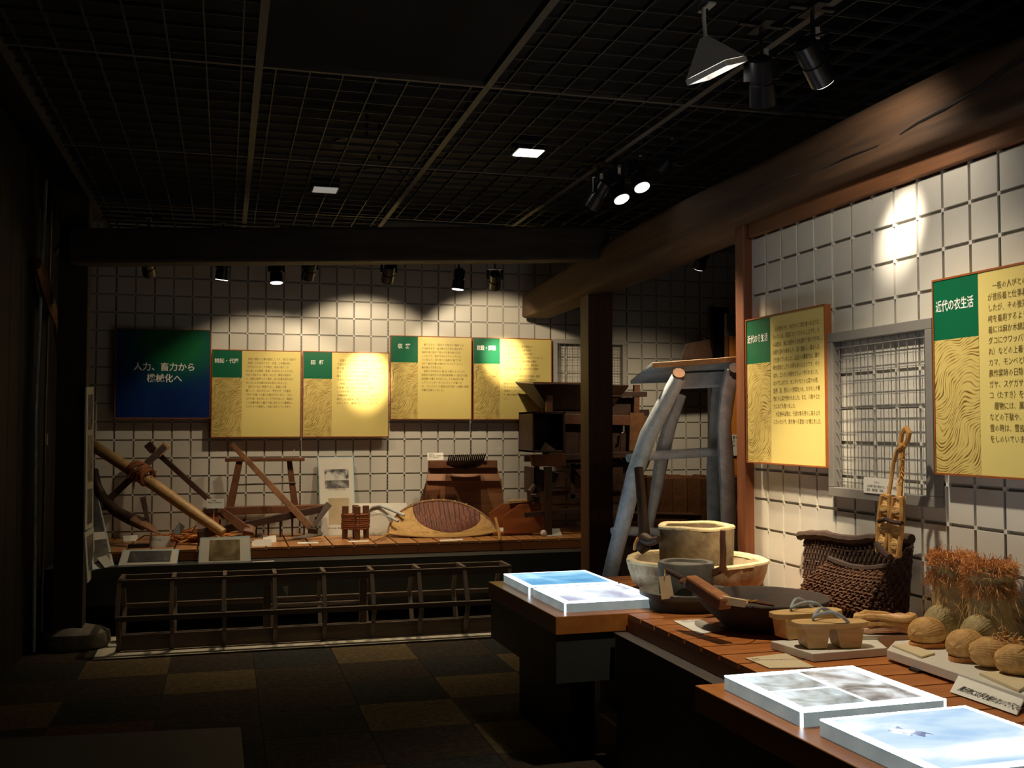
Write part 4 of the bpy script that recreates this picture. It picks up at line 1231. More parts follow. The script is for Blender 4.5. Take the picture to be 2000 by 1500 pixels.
hr = thing('harrow', 'dark wooden harrow with a handle bar on two legs and iron tines', 'harrow', (0.336, 8.8, 0.608))
HY = 8.78
obj('handle_bar', MB().bar((0.004, 8.78, 1.209), (0.638, 8.74, 1.209), 0.05, 0.03), 'red_wood', hr, bevel=0.004)
obj('leg', MB().bar((0.117, 8.78, 1.2), (0.045, 8.78, 0.813), 0.052, 0.035, (0, 1, 0), 0.062), 'red_wood', hr, bevel=0.003)
obj('leg', MB().bar((0.516, 8.78, 1.196), (0.565, 8.78, 0.815), 0.042, 0.035, (0, 1, 0), 0.056), 'red_wood', hr, bevel=0.003)
obj('cross_rod', MB().tube([(0.091, 8.77, 1.004), (0.331, 8.76, 1.01), (0.57, 8.76, 1.015)], 0.008, 6), 'dark_wood', hr)
obj('tine_beam', MB().bar((-0.166, 8.74, 0.796), (0.817, 8.74, 0.804), 0.09, 0.06), 'red_wood', hr, bevel=0.004)
for k in range(10):
    px = -0.13 + k * 0.096
    obj('tine', MB().tube([(px, 8.74, 0.73), (px, 8.735, 0.574)], [0.009, 0.006], 6), 'iron', hr)
lg = thing('small_wooden_box', 'small orange wooden block box behind the plough pole end', 'box', (-0.116, 9.312, 0.57))
obj('body', MB().obox((-0.089, 8.6, 0.72), (0.05, 0, 0), (0, 0.04, 0), (0, 0, 0.075)), 'box_wood', lg, bevel=0.003)
obj('lid', MB().obox((-0.09, 8.6, 0.813), (0.062, 0, 0), (0, 0.05, 0), (0, 0, 0.018)), 'dark_wood', lg, bevel=0.002)

# straw bundle
def fibers(c, n, L, spread, axis, rad=0.003, seed=1, curve=0.3, taper=0.4):
    rnd = random.Random(seed)
    m = MB()
    c, axis = Vector(c), Vector(axis).normalized()
    for _ in range(n):
        o = c + Vector((rnd.gauss(0, spread[0]), rnd.gauss(0, spread[1]), abs(rnd.gauss(0, spread[2]))))
        d = (axis + Vector((rnd.gauss(0, curve), rnd.gauss(0, curve), rnd.gauss(0, curve * 0.5)))).normalized()
        l = L * rnd.uniform(0.5, 1.1)
        b = Vector((rnd.gauss(0, 1), rnd.gauss(0, 1), rnd.gauss(0, 0.6))) * l * 0.12
        m.tube([o - d * l / 2, o + b, o + d * l / 2], [rad, rad, rad * taper], 4)
    return m
stw = fibers((-0.204, 8.618, 0.6), 130, 0.26, (0.11, 0.05, 0.018), (1, -0.1, 0.12), 0.006, 5, 0.35)
st_o = tag(obj('straw_bundle', stw, 'straw_red', None), 'loose bundle of reddish straw under the plough pole', 'straw')
stuff(st_o)

# rope wound stool
rs = thing('rope_reel', 'three legged wooden reel wound with brown rope', 'reel', (1.03, 8.488, 0.57))
cx, cy = (Vector((1.029, 8.479, 0.571))).x, (Vector((1.029, 8.479, 0.571))).y
legs = [(-0.082, 0.02), (0.006, -0.06), (0.088, 0.02), (0.01, 0.09)]
for k, (dx, dy) in enumerate(legs):
    obj('leg', MB().bar((cx + dx * 1.02, cy + dy * 1.05, 0.571), (cx + dx * 0.98, cy + dy, 0.835), 0.042, 0.036, (0, 1, 0), 0.05), 'red_wood', rs, bevel=0.003)
wd = MB()
rnd = random.Random(3)
for k in range(8):
    z = 0.655 + k * 0.0155
    pts = []
    for j in range(5):
        dx, dy = legs[(0, 1, 2, 3)[j % 4]]
        s = 1.28 + 0.05 * rnd.uniform(-1, 1)
        pts.append((cx + dx * s, cy + dy * s - 0.004, z + 0.004 * rnd.uniform(-1, 1)))
        if j < 4:
            ex, ey = legs[(j + 1) % 4]
            pts.append((cx + (dx + ex) / 2 * s * 1.16, cy + (dy + ey) / 2 * s * 1.16, z + 0.004 * rnd.uniform(-1, 1)))
    wd.tube(pts, 0.0095, 6)
obj('rope_winding', wd, 'rope_brown', rs, smooth=True)
obj('core', MB().prism([(cx + dx * 1.1, cy + dy * 1.1) for dx, dy in legs], 0.652, 0.768), 'rope_brown', rs)

# sickle stand with two sickles
sb = thing('sickle_stand', 'low sloping cream stand with two sickles laid on it', 'stand', (1.326, 8.912, 0.57))
a, b, c, d = Vector((1.049, 8.719, 0.571)), Vector((1.558, 8.663, 0.571)), Vector((1.494, 8.78, 0.83)), Vector((1.046, 8.78, 0.835))
f1, f2 = a + Vector((0, 0.01, 0.055)), b + Vector((0, 0.01, 0.055))
obj('slope', MB().ext([f1, f2, c, d], (0, 0.012, -0.008)), 'board_white', sb)
obj('front_lip', MB().ext([a, b, f2, f1], (0, 0.012, 0)), 'board_white', sb)
obj('label_strip', MB().ext([f1 + Vector((0.1, -0.016, -0.012)), f1 + Vector((0.25, -0.016, -0.012)), f1 + Vector((0.25, -0.006, 0.016)), f1 + Vector((0.1, -0.006, 0.016))], (0, 0.003, 0)), 'paper', sb)
def sickle(label, blade, handle):
    t = thing('sickle', label, 'sickle', blade[0])
    obj('blade', MB().tube(blade, [0.004] + [0.016] * (len(blade) - 2) + [0.012], 6, 0.35), 'steel', t, smooth=True)
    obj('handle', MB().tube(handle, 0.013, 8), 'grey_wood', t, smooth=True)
sickle('upper sickle on the cream stand with a sharply bent blade', [(1.165, 8.73, 0.78), (1.206, 8.75, 0.804), (1.266, 8.75, 0.815)], [(1.258, 8.75, 0.816), (1.346, 8.7, 0.783), (1.452, 8.61, 0.737)])
sickle('lower sickle on the cream stand with a curved blade', [(1.149, 8.61, 0.731), (1.19, 8.63, 0.745), (1.249, 8.63, 0.752), (1.313, 8.6, 0.732)], [(1.309, 8.6, 0.737), (1.388, 8.53, 0.698)])

# comb thresher
ct = thing('comb_thresher', 'brown comb thresher board with a fan of dark iron teeth on top', 'thresher', (1.8, 8.8, 0.57))
obj('head_bar', MB().bar((1.695, 8.82, 1.154), (2.295, 8.79, 1.153), 0.07, 0.065), 'red_wood', ct, bevel=0.004)
for px in (860, 947):
    p = Vector((1.792, 8.785, 1.172)) if px == 860 else Vector((2.18, 8.755, 1.174))
    obj('mortise', MB().obox(p, (0.018, 0, 0), (0, 0.003, 0), (0, 0, 0.010)), 'black', ct)
def bq(pts, th=0.022):
    return MB().ext(pts, (0, th, 0))
obj('upper_board', bq([(1.677, 8.79, 1.015), (2.324, 8.76, 1.007), (2.305, 8.81, 1.126), (1.699, 8.84, 1.131)]), 'thresher_wood', ct)
obj('lower_board', bq([(1.645, 8.78, 0.574), (2.376, 8.78, 0.554), (2.353, 8.8, 0.888), (2.336, 8.785, 1.024), (1.682, 8.815, 1.031), (1.666, 8.8, 0.856)]), 'thresher_wood', ct)
obj('comb_plate', MB().tube([(1.841, 8.74, 1.16), (1.915, 8.73, 1.133), (1.995, 8.725, 1.123), (2.076, 8.72, 1.132), (2.139, 8.72, 1.157)], 0.022, 8, 0.5), 'iron', ct, smooth=True)
for k in range(19):
    t = k / 18
    a = Vector((1.839, 8.73, 1.16)).lerp(Vector((2.137, 8.71, 1.158)), t) - Vector((0, 0, 0.030 * math.sin(PI * t)))
    e = Vector((1.821, 8.54, 1.244)).lerp(Vector((2.126, 8.52, 1.251)), t) + Vector((0, 0, 0.0))
    obj('tooth', MB().tube([a, a.lerp(e, 0.55) - Vector((0, 0, 0.012)), e], [0.0085, 0.008, 0.005], 5), 'iron', ct)
obj('rear_leg', MB().bar((1.758, 8.84, 1.161), (1.60, 9.0, 0.575), 0.04, 0.04), 'red_wood', ct)
obj('rear_leg', MB().bar((2.238, 8.84, 1.157), (2.18, 9.0, 0.575), 0.04, 0.04), 'red_wood', ct)

# winnowing basket
bk = thing('winnowing_basket', 'shallow tan winnowing basket with a dark bark back and bound rim', 'basket', (1.731, 8.374, 0.57))
Lp, Rp = Vector((1.295, 8.5, 0.586)), Vector((2.226, 8.44, 0.549))
mid = (Lp + Rp) / 2
wv = (Rp - Lp) / 2
def bpt(s, t):
    k = max(0.0, 1 - abs(s) ** 2.1)
    rim = 0.262 * (k ** 0.62) + 0.012
    lip = 0.03 - 0.028 * k
    y = -0.13 * k * (1 - t) * 1.0 + 0.27 * k ** 0.5 * t ** 0.6
    z = lip + (rim - lip) * (0.16 * t + 0.84 * max(0, (t - 0.22) / 0.78) ** 1.25)
    p = mid + wv * s
    return Vector((p.x, p.y + y, 0.573 + z))
A, Bm = MB(), MB()
def sb_(t):
    f = max(0.0, 1 - (max(0.0, 0.98 - t) / 0.71) ** 3.0)
    w = 0.60 * f ** 0.6
    return 0.17 - w * 1.08, 0.17 + w * 0.95
def rp_(s, k, amp=0.004):
    return bpt(s, k) + Vector((0, -amp * (int((s + 1) * 22) % 2), 0))
A.grid(lambda u, v: rp_(-1 + 2 * u, 0.27 * v), 60, 6)
A.grid(lambda u, v: rp_(-1 + u * (sb_(0.27 + 0.73 * v)[0] + 1), 0.27 + 0.73 * v), 26, 26)
A.grid(lambda u, v: rp_(sb_(0.27 + 0.73 * v)[1] + u * (1 - sb_(0.27 + 0.73 * v)[1]), 0.27 + 0.73 * v), 20, 26)
Bm.grid(lambda u, v: rp_(sb_(0.27 + 0.73 * v)[0] * (1 - u) + sb_(0.27 + 0.73 * v)[1] * u, 0.27 + 0.73 * v, 0.006), 44, 26)
obj('woven_lip', A, 'basket', bk, thick=0.006)
obj('bark_back', Bm, 'bark', bk, thick=0.006)
obj('rim', MB().tube([bpt(-1 + 2 * k / 40, 1.0) for k in range(41)], [0.008 + 0.006 * math.sin(PI * k / 40) for k in range(41)], 8), 'mid_wood', bk, smooth=True)
obj('front_binding', MB().tube([bpt(-1 + 2 * k / 40, 0.0) + Vector((0, 0, 0.0)) for k in range(41)], 0.006, 6), 'pale_wood', bk, smooth=True)
for k in range(6):
    s = -0.5 + 0.2 * k
    p = bpt(s, 1.0)
    q = bpt(s + 0.02, 1.0)
    obj('rim_lashing', MB().tube([p, q], 0.017, 8), 'rope', bk, smooth=True)
obj('left_cord', MB().tube([bpt(-1, 0.5), (1.195, 8.249, 0.59), (1.13, 8.218, 0.575)], [0.012, 0.009, 0.005], 6), 'rope', bk, smooth=True)
obj('right_cord', MB().tube([(2.148, 8.26, 0.729), (2.137, 8.1, 0.628), (2.125, 8.04, 0.569)], [0.012, 0.014, 0.010], 6), 'rope', bk, smooth=True)

# open wooden box beside the basket
ob = thing('sloped_wooden_box', 'orange brown open wooden box with slanted side boards', 'box', (2.43, 8.607, 0.57))
fa = [(2.245, 8.36, 0.591), (2.584, 8.36, 0.59), (2.584, 8.36, 0.839), (2.378, 8.36, 0.83), (2.245, 8.36, 0.735)]
ba = [(2.183, 8.62, 0.619), (2.571, 8.62, 0.609), (2.571, 8.62, 0.829), (2.305, 8.62, 0.817), (2.183, 8.62, 0.737)]
obj('side_board', MB().ext(fa, (0, 0.018, 0)), 'box_wood', ob, bevel=0.002)
obj('side_board', MB().ext(ba, (0, 0.018, 0)), 'box_wood', ob, bevel=0.002)
obj('floor_board', MB().hexa([(2.16, 8.38, 0.575), (2.50, 8.38, 0.575), (2.50, 8.62, 0.575), (2.16, 8.62, 0.575), (2.16, 8.38, 0.595), (2.50, 8.38, 0.595), (2.50, 8.62, 0.595), (2.16, 8.62, 0.595)]), 'box_wood', ob)
obj('top_board', MB().ext([(2.28, 8.36, 0.845), (2.548, 8.36, 0.848), (2.618, 8.62, 0.846), (2.36, 8.62, 0.842)], (0, 0, 0.012)), 'pale_wood', ob)

# ------------------------------------------------------------------ winnowing machine
wm = thing('winnowing_machine', 'large dark wooden winnowing machine with a flared hopper, behind the square post', 'winnowing machine', (3.0, 8.55, 0.57))
WY0, WY1 = 8.32, 8.72
def yy(p, y):
    return (p[0] * 1.0, y, p[2])
def slab(pts, th=0.02, mat='dark_wood', name='side_board'):
    return obj(name, MB().ext(pts, (0, th, 0)), mat, wm, bevel=0.002)
# hopper: inverted frustum
h = MB()
tl_, tr_ = Vector((2.481, 8.3, 1.84)), Vector((3.331, 8.3, 1.837))
bl_, br_ = Vector((2.658, 8.42, 1.633)), Vector((3.207, 8.42, 1.627))
dy = Vector((0, 0.55, 0.03)); dy2 = Vector((0, 0.22, 0))
for a, b, c, d in ((bl_, br_, tr_, tl_), (bl_ + dy2, br_ + dy2, tr_ + dy, tl_ + dy), (bl_, bl_ + dy2, tl_ + dy, tl_), (br_, br_ + dy2, tr_ + dy, tr_)):
    n = (b - a).cross(d - a).normalized()
    h.ext([a, b, c, d], n * 0.014)
obj('hopper', h, 'dark_wood', wm)
obj('hopper_post', MB().bar((2.639, 8.36, 1.753), (2.639, 8.36, 1.597), 0.055, 0.04, (0, 1, 0)), 'red_wood', wm)
obj('hopper_post', MB().bar((3.436, 8.36, 1.84), (3.419, 8.36, 1.273), 0.05, 0.04, (0, 1, 0)), 'red_wood', wm)
obj('upper_rail', MB().bar((2.757, 8.33, 1.545), (3.512, 8.33, 1.529), 0.05, 0.085, (0, 0, 1)), 'red_wood', wm, bevel=0.003)
obj('lower_rail', MB().bar((2.408, 8.31, 1.212), (3.54, 8.31, 1.246), 0.045, 0.05, (0, 0, 1)), 'dark_wood', wm, bevel=0.003)
# outlet box at the left
x0, x1 = Vector((2.459, 8.24, 1.604)), Vector((2.745, 8.24, 1.605))
z1, z0 = x0.z, Vector((2.458, 8.24, 1.264)).z
ob_ = MB()
ob_.box(x0.x, x0.x + 0.018, 8.24, 8.66, z0, z1).box(x1.x - 0.018, x1.x, 8.24, 8.66, z0, z1).box(x0.x, x1.x, 8.24, 8.66, z1 - 0.018, z1).box(x0.x, x1.x, 8.24, 8.66, z0, z0 + 0.018).box(x0.x, x1.x, 8.642, 8.66, z0, z1)
obj('outlet_box', ob_, 'dark_wood', wm, bevel=0.002)
obj('outlet_flap', MB().ext([(2.521, 8.27, 1.263), (2.736, 8.27, 1.262), (2.759, 8.42, 1.397), (2.658, 8.42, 1.398)], (0, 0.01, 0)), 'dark_wood', wm)
slab([(2.469, 8.26, 1.149), (2.76, 8.26, 1.146), (2.753, 8.24, 1.254), (2.441, 8.24, 1.247)], 0.05, 'red_wood', 'outlet_apron')
# body boards between the posts
for k in range(6):
    a = 1104 + k * 27
    pts = {0: [(2.784, 8.36, 1.25), (2.904, 8.36, 1.25), (2.905, 8.36, 1.511), (2.785, 8.36, 1.511)], 1: [(2.908, 8.36, 1.25), (3.029, 8.36, 1.249), (3.03, 8.36, 1.511), (2.909, 8.36, 1.511)],
           2: [(3.033, 8.36, 1.249), (3.154, 8.36, 1.248), (3.156, 8.36, 1.511), (3.034, 8.36, 1.511)], 3: [(3.159, 8.36, 1.248), (3.281, 8.36, 1.247), (3.282, 8.36, 1.511), (3.16, 8.36, 1.511)],
           4: [(3.286, 8.36, 1.247), (3.357, 8.36, 1.246), (3.358, 8.36, 1.511), (3.287, 8.36, 1.511)], 5: [(3.223, 8.4, 1.556), (3.427, 8.4, 1.547), (3.428, 8.4, 1.734), (3.223, 8.4, 1.733)]}[k]
    slab(pts)
obj('back_panel', MB().ext([(2.677, 8.66, 1.159), (3.679, 8.66, 1.172), (3.682, 8.66, 1.633), (2.678, 8.66, 1.628)], (0, 0.02, 0)), 'dark_wood', wm)
# funnels below
def funnel(a, b, c, d):
    m = MB()
    pts = [Vector(p) for p in (a, b, c, d)]
    back = [p + Vector((0, 0.3, 0)) for p in pts]
    m.ext(pts, (0, 0.014, 0))
    m.ext(back, (0, 0.014, 0))
    for i in (1, 3):
        j = (i + 1) % 4
        m.ext([pts[i], pts[j], back[j], back[i]], (0.008, 0, 0.004))
    return m
obj('grain_funnel', funnel((2.506, 8.34, 0.914), (2.668, 8.34, 0.963), (2.796, 8.34, 1.069), (2.506, 8.34, 1.133)), 'dark_wood', wm)
obj('grain_funnel', funnel((2.988, 8.34, 0.945), (3.291, 8.34, 0.94), (3.292, 8.34, 1.177), (2.841, 8.34, 1.129)), 'dark_wood', wm)
obj('fan_drum', MB().tube([(3.269, 8.4, 1.273), (3.37, 8.66, 1.266)], 0.30, 28), 'dark_wood', wm)
obj('crank', MB().bar((3.267, 8.36, 1.265), (3.339, 8.34, 1.163), 0.025, 0.02, (0, 1, 0)), 'iron', wm)
# legs and stretchers
obj('leg', MB().bar((2.607, 8.29, 1.142), (2.607, 8.29, 0.562), 0.06, 0.055, (0, 1, 0)), 'dark_wood', wm, bevel=0.003)
obj('leg', MB().bar((2.966, 8.34, 1.167), (2.996, 8.43, 0.572), 0.05, 0.055, (0, 1, 0)), 'dark_wood', wm, bevel=0.003)
obj('leg', MB().bar((2.609, 8.62, 1.161), (2.608, 8.62, 0.634), 0.04, 0.05, (0, 1, 0)), 'dark_wood', wm, bevel=0.003)
obj('leg', MB().bar((3.517, 8.6, 1.267), (3.513, 8.6, 0.623), 0.05, 0.05, (0, 1, 0)), 'dark_wood', wm, bevel=0.003)
obj('hanging_strut', MB().bar((2.862, 8.4, 1.166), (2.861, 8.4, 0.822), 0.042, 0.03, (0, 1, 0)), 'dark_wood', wm, bevel=0.002)
obj('stretcher', MB().bar((2.409, 8.3, 0.745), (2.973, 8.3, 0.779), 0.03, 0.04), 'dark_wood', wm, bevel=0.002)
obj('stretcher', MB().bar((2.696, 8.5, 0.905), (2.858, 8.5, 0.911), 0.03, 0.04), 'red_wood', wm, bevel=0.002)
obj('stretcher', MB().bar((2.815, 8.4, 0.884), (3.433, 8.4, 0.908), 0.03, 0.04), 'dark_wood', wm, bevel=0.002)
obj('chute_block', MB().tube([(2.521, 8.36, 0.999), (2.47, 8.34, 0.936), (2.47, 8.34, 0.872), (2.536, 8.38, 0.864)], [0.02, 0.032, 0.032, 0.02], 8), 'dark_wood', wm, smooth=True)
obj('metal_tip', MB().tube([(2.463, 8.3, 0.913), (2.507, 8.3, 0.917)], 0.004, 6), 'steel', wm)
for k in range(3):
    p = [((3.255, 8.42, 1.734), (3.254, 8.42, 1.547)), ((3.317, 8.42, 1.734), (3.316, 8.42, 1.547)), ((3.388, 8.42, 1.735), (3.387, 8.42, 1.547))][k]
    obj('slat', MB().bar(p[0], p[1], 0.03, 0.02, (0, 1, 0)), 'red_wood', wm)
obj('gear_plate', MB().ext([(3.342, 8.3, 1.274), (3.479, 8.3, 1.273), (3.481, 8.3, 1.6), (3.353, 8.3, 1.599)], (0, 0.025, 0)), 'mid_wood', wm)
obj('hook', MB().tube([(3.288, 8.29, 1.485), (3.283, 8.28, 1.428), (3.265, 8.28, 1.424)], 0.010, 6), 'steel', wm)
obj('cross_shaft', MB().bar((3.185, 8.36, 1.758), (3.526, 8.36, 1.761), 0.05, 0.045), 'dark_wood', wm, bevel=0.003)

# ------------------------------------------------------------------ background right of the square post
sp_ = thing('steel_column', 'black steel column against the back wall above the grey timber frame', 'column', (4.2, 8.6, 0.57))
obj('shaft', MB().hexa([(4.204, 8.55, 0.527), (4.382, 8.55, 0.523), (4.511, 8.75, 0.499), (4.334, 8.75, 0.504), (4.222, 8.55, 2.564), (4.401, 8.55, 2.569), (4.53, 8.75, 2.595), (4.352, 8.75, 2.59)]), 'black', sp_)
obj('web', MB().bar((4.2, 8.5, 0.532), (4.218, 8.5, 2.567), 0.03, 0.06, (0, 1, 0)), 'lamp', sp_)
obj('collar', MB().bar((4.154, 8.5, 2.273), (4.296, 8.5, 2.286), 0.05, 0.012), 'lamp', sp_)
tag(obj('dark_board_box', MB().hexa([(3.838, 8.35, 2.042), (4.169, 8.35, 2.057), (4.294, 8.6, 2.074), (3.953, 8.6, 2.059), (3.898, 8.35, 2.206), (4.131, 8.35, 2.256), (4.254, 8.6, 2.279), (4.015, 8.6, 2.227)]), 'dark_wood', None, bevel=0.004), 'dark brown slanted wooden box fixed to the black steel column', 'box')
pt = thing('orange_partition', 'orange display partition seen behind the right wall end post', 'partition', (4.5, 8.3, 0))
obj('panel', MB().hexa([(4.198, 8.2, 0.077), (4.473, 8.2, 0.065), (4.528, 8.3, 0.048), (4.249, 8.3, 0.06), (4.219, 8.2, 2.273), (4.497, 8.2, 2.279), (4.552, 8.3, 2.289), (4.27, 8.3, 2.282)]), 'orange', pt)
obj('edge_strip', MB().bar((4.193, 8.19, 0.079), (4.214, 8.19, 2.272), 0.03, 0.02, (0, 1, 0)), 'red_wood', pt)
obj('head_panel', MB().ext([(4.229, 8.22, 2.279), (4.508, 8.22, 2.286), (4.51, 8.22, 2.481), (4.231, 8.22, 2.473)], (0, 0.04, 0)), 'grey_metal', pt)
obj('middle_rail', MB().bar((4.2, 8.185, 1.059), (4.476, 8.185, 1.042), 0.01, 0.008), 'red_wood', pt)
nt_ = thing('notice_sheet', 'white notice sheet pinned to the orange partition', 'notice', (4.268, 8.19, 1.316))
obj('sheet', MB().ext([(4.216, 8.185, 1.227), (4.403, 8.185, 1.226), (4.405, 8.185, 1.409), (4.218, 8.185, 1.409)], (0, 0.004, 0)), 'paper', nt_)
text_mesh('notice_text', '体重を\nはかって\nみよう', 0.03, (4.227, 8.184, 1.374), X3, Z3, 'ink', nt_, 'LEFT', 1.1)
tag(obj('display_easel', MB().bar((4.278, 8.12, 1.03), (4.175, 8.1, 0.529), 0.03, 0.03, (0, 1, 0)), 'dark_wood'), 'thin dark slanted bar before the orange partition', 'bar')

tb = thing('wooden_tub', 'big weathered wooden tub behind the legs of the grey timber frame', 'tub', (3.797, 8.2, 0.573))
cx, cy = Vector((3.715, 8.05, 0.761)).x, 8.15
zt = Vector((3.694, 8, 1.056)).z
R0 = 0.34
for k in range(18):
    a0, a1 = 2 * PI * k / 18, 2 * PI * (k + 0.97) / 18
    m = MB().prism([(cx + R0 * math.cos(a0), cy + R0 * math.sin(a0)), (cx + R0 * math.cos(a1), cy + R0 * math.sin(a1)),
                    (cx + (R0 - 0.03) * math.cos(a1), cy + (R0 - 0.03) * math.sin(a1)), (cx + (R0 - 0.03) * math.cos(a0), cy + (R0 - 0.03) * math.sin(a0))], 0.572, zt + 0.006 * math.sin(k * 2.1))
    obj('stave', m, 'mid_wood', tb)
obj('hoop', MB().lathe([(R0 + 0.006, 0), (R0 + 0.006, 0.03), (R0 - 0.005, 0.03), (R0 - 0.005, 0)], (cx, cy, 0.66), 24, ring=True), 'rope_brown', tb)
bn = thing('plank_stool', 'low plank stool in front of the big wooden tub', 'stool', (3.322, 7.6, 0.685))
obj('plank', MB().bar((2.934, 7.6, 0.798), (3.588, 7.5, 0.775), 0.22, 0.035), 'mid_wood', bn, bevel=0.004)
obj('leg', MB().bar((3.041, 7.6, 0.772), (Vector((3.041, 7.6, 0.772)).x, 7.6, 0.0), 0.05, 0.05), 'mid_wood', bn)
obj('leg', MB().bar((3.549, 7.52, 0.759), (Vector((3.549, 7.52, 0.759)).x, 7.52, 0.0), 0.05, 0.05), 'mid_wood', bn)
lgx = thing('grinding_log', 'thick round log lying behind the stone mortars', 'log', (2.897, 6.9, 0.688))
obj('trunk', MB().tube([(2.682, 6.9, 0.731), (3.011, 6.8, 0.71)], [0.085, 0.09], 14), 'mid_wood', lgx, smooth=True)
obj('cradle', MB().hexa([(2.75, 6.75, 0), (3.1, 6.75, 0), (3.1, 7.0, 0), (2.75, 7.0, 0), (2.75, 6.75, 0.70), (3.1, 6.75, 0.70), (3.1, 7.0, 0.72), (2.75, 7.0, 0.72)]), 'dark_wood', lgx)

# ------------------------------------------------------------------ weathered grey frame
gf = thing('treading_frame', 'tall weathered grey timber frame with splayed curved legs and a slanted top plank', 'timber frame', (2.35, 5.75, 0))
tp_ = [Vector(v) for v in ((2.281, 5.326, 1.813), (2.771, 5.188, 1.85), (3.038, 5.689, 1.764), (2.374, 5.874, 1.739))]
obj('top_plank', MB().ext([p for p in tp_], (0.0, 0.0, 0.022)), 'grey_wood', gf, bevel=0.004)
obj('front_edge', MB().bar((2.28, 5.315, 1.818), (2.766, 5.179, 1.855), 0.02, 0.03), 'pale_wood', gf, bevel=0.003)  # warm strip: ceiling light on the plank edge put into the colour
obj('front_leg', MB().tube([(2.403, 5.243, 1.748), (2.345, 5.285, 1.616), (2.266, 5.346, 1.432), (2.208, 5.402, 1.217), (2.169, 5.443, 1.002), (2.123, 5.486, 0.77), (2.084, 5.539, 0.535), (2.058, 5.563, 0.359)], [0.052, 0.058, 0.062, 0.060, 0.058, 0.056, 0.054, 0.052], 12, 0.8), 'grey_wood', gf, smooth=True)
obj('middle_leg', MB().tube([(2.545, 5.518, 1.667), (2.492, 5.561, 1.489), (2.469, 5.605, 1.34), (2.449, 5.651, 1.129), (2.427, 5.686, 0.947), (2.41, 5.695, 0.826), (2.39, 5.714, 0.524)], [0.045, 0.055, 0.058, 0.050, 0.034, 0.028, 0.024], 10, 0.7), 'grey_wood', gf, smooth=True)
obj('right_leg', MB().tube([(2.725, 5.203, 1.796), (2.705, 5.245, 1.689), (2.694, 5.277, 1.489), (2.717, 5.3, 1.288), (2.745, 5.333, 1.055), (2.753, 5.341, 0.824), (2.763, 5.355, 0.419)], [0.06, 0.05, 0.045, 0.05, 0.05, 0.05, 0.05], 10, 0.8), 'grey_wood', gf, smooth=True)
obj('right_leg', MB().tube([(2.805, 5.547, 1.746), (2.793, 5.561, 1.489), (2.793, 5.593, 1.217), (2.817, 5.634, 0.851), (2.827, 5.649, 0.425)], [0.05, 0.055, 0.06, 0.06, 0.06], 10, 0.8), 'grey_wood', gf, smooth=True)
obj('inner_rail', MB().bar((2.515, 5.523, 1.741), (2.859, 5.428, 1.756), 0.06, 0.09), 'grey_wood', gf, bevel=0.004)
obj('leg_tenon', MB().tube([(2.389, 5.204, 1.774), (2.404, 5.264, 1.729)], 0.034, 10), 'mid_wood', gf, smooth=True)
obj('leg_tenon', MB().tube([(2.695, 5.139, 1.803), (2.723, 5.205, 1.759)], 0.034, 10), 'dark_wood', gf, smooth=True)
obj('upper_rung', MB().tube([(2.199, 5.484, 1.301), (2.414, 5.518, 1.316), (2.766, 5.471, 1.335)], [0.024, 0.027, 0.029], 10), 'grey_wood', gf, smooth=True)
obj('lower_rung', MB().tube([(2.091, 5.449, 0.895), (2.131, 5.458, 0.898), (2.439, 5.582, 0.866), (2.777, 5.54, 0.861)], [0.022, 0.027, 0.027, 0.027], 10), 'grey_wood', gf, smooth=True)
# dark beater leaning on the frame
mk = thing('forked_beater', 'dark forked wooden beater with a bent foot standing in the stone basin', 'beater', (2.033, 4.862, 0.897))
obj('shaft', MB().tube([(2.062, 4.994, 1.266), (2.056, 4.949, 1.148), (2.048, 4.904, 1.021), (2.043, 4.878, 0.946), (2.031, 4.864, 0.876), (2.011, 4.87, 0.851)], [0.024, 0.026, 0.027, 0.030, 0.04, 0.022], 10), 'dark_wood', mk, smooth=True)
obj('foot', MB().tube([(2.035, 4.861, 0.917), (2.038, 4.777, 0.911), (2.046, 4.701, 0.931)], [0.034, 0.022, 0.016], 10), 'dark_wood', mk, smooth=True)
obj('rope_binding', MB().tube([(1.99, 4.831, 0.927), (1.968, 4.818, 0.896), (1.969, 4.829, 0.867)], 0.008, 6), 'rope', mk, smooth=True)

# ------------------------------------------------------------------ mortars and quern
ba = thing('stone_basin', 'wide pale stone basin with a chipped rim, largest vessel on the bench', 'basin', (2.25, 4.72, DZ))
obj('bowl', MB().lathe([(0.02, 0.0), (0.235, 0.0), (0.285, 0.018), (0.318, 0.055), (0.336, 0.105), (0.345, 0.152), (0.305, 0.152), (0.275, 0.11), (0.22, 0.088), (0.02, 0.085)], (2.25, 4.72, DZ), 56, 0.022, 11), 'mortar', ba, smooth=True)
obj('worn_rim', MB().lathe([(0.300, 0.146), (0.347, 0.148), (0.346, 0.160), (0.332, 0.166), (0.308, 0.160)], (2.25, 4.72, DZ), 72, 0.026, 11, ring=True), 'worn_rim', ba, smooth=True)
tu = thing('stone_tub', 'round worn stone tub standing inside the wide stone basin', 'tub', (2.268, 4.75, 0.757))
obj('body', MB().lathe([(0.02, 0.0), (0.172, 0.0), (0.178, 0.03), (0.183, 0.12), (0.187, 0.222), (0.180, 0.232), (0.150, 0.226), (0.135, 0.19), (0.10, 0.17), (0.02, 0.165)], (2.268, 4.75, 0.757), 56, 0.018, 5), 'tub_stone', tu, smooth=True)
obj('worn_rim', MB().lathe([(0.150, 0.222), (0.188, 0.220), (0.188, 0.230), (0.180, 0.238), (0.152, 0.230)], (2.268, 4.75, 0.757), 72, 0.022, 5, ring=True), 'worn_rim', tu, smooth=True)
qu = thing('hand_quern', 'dark stone hand quern with a saucer base and upright handle', 'quern', (1.995, 4.28, DZ))
qc = (2.0, 4.30)
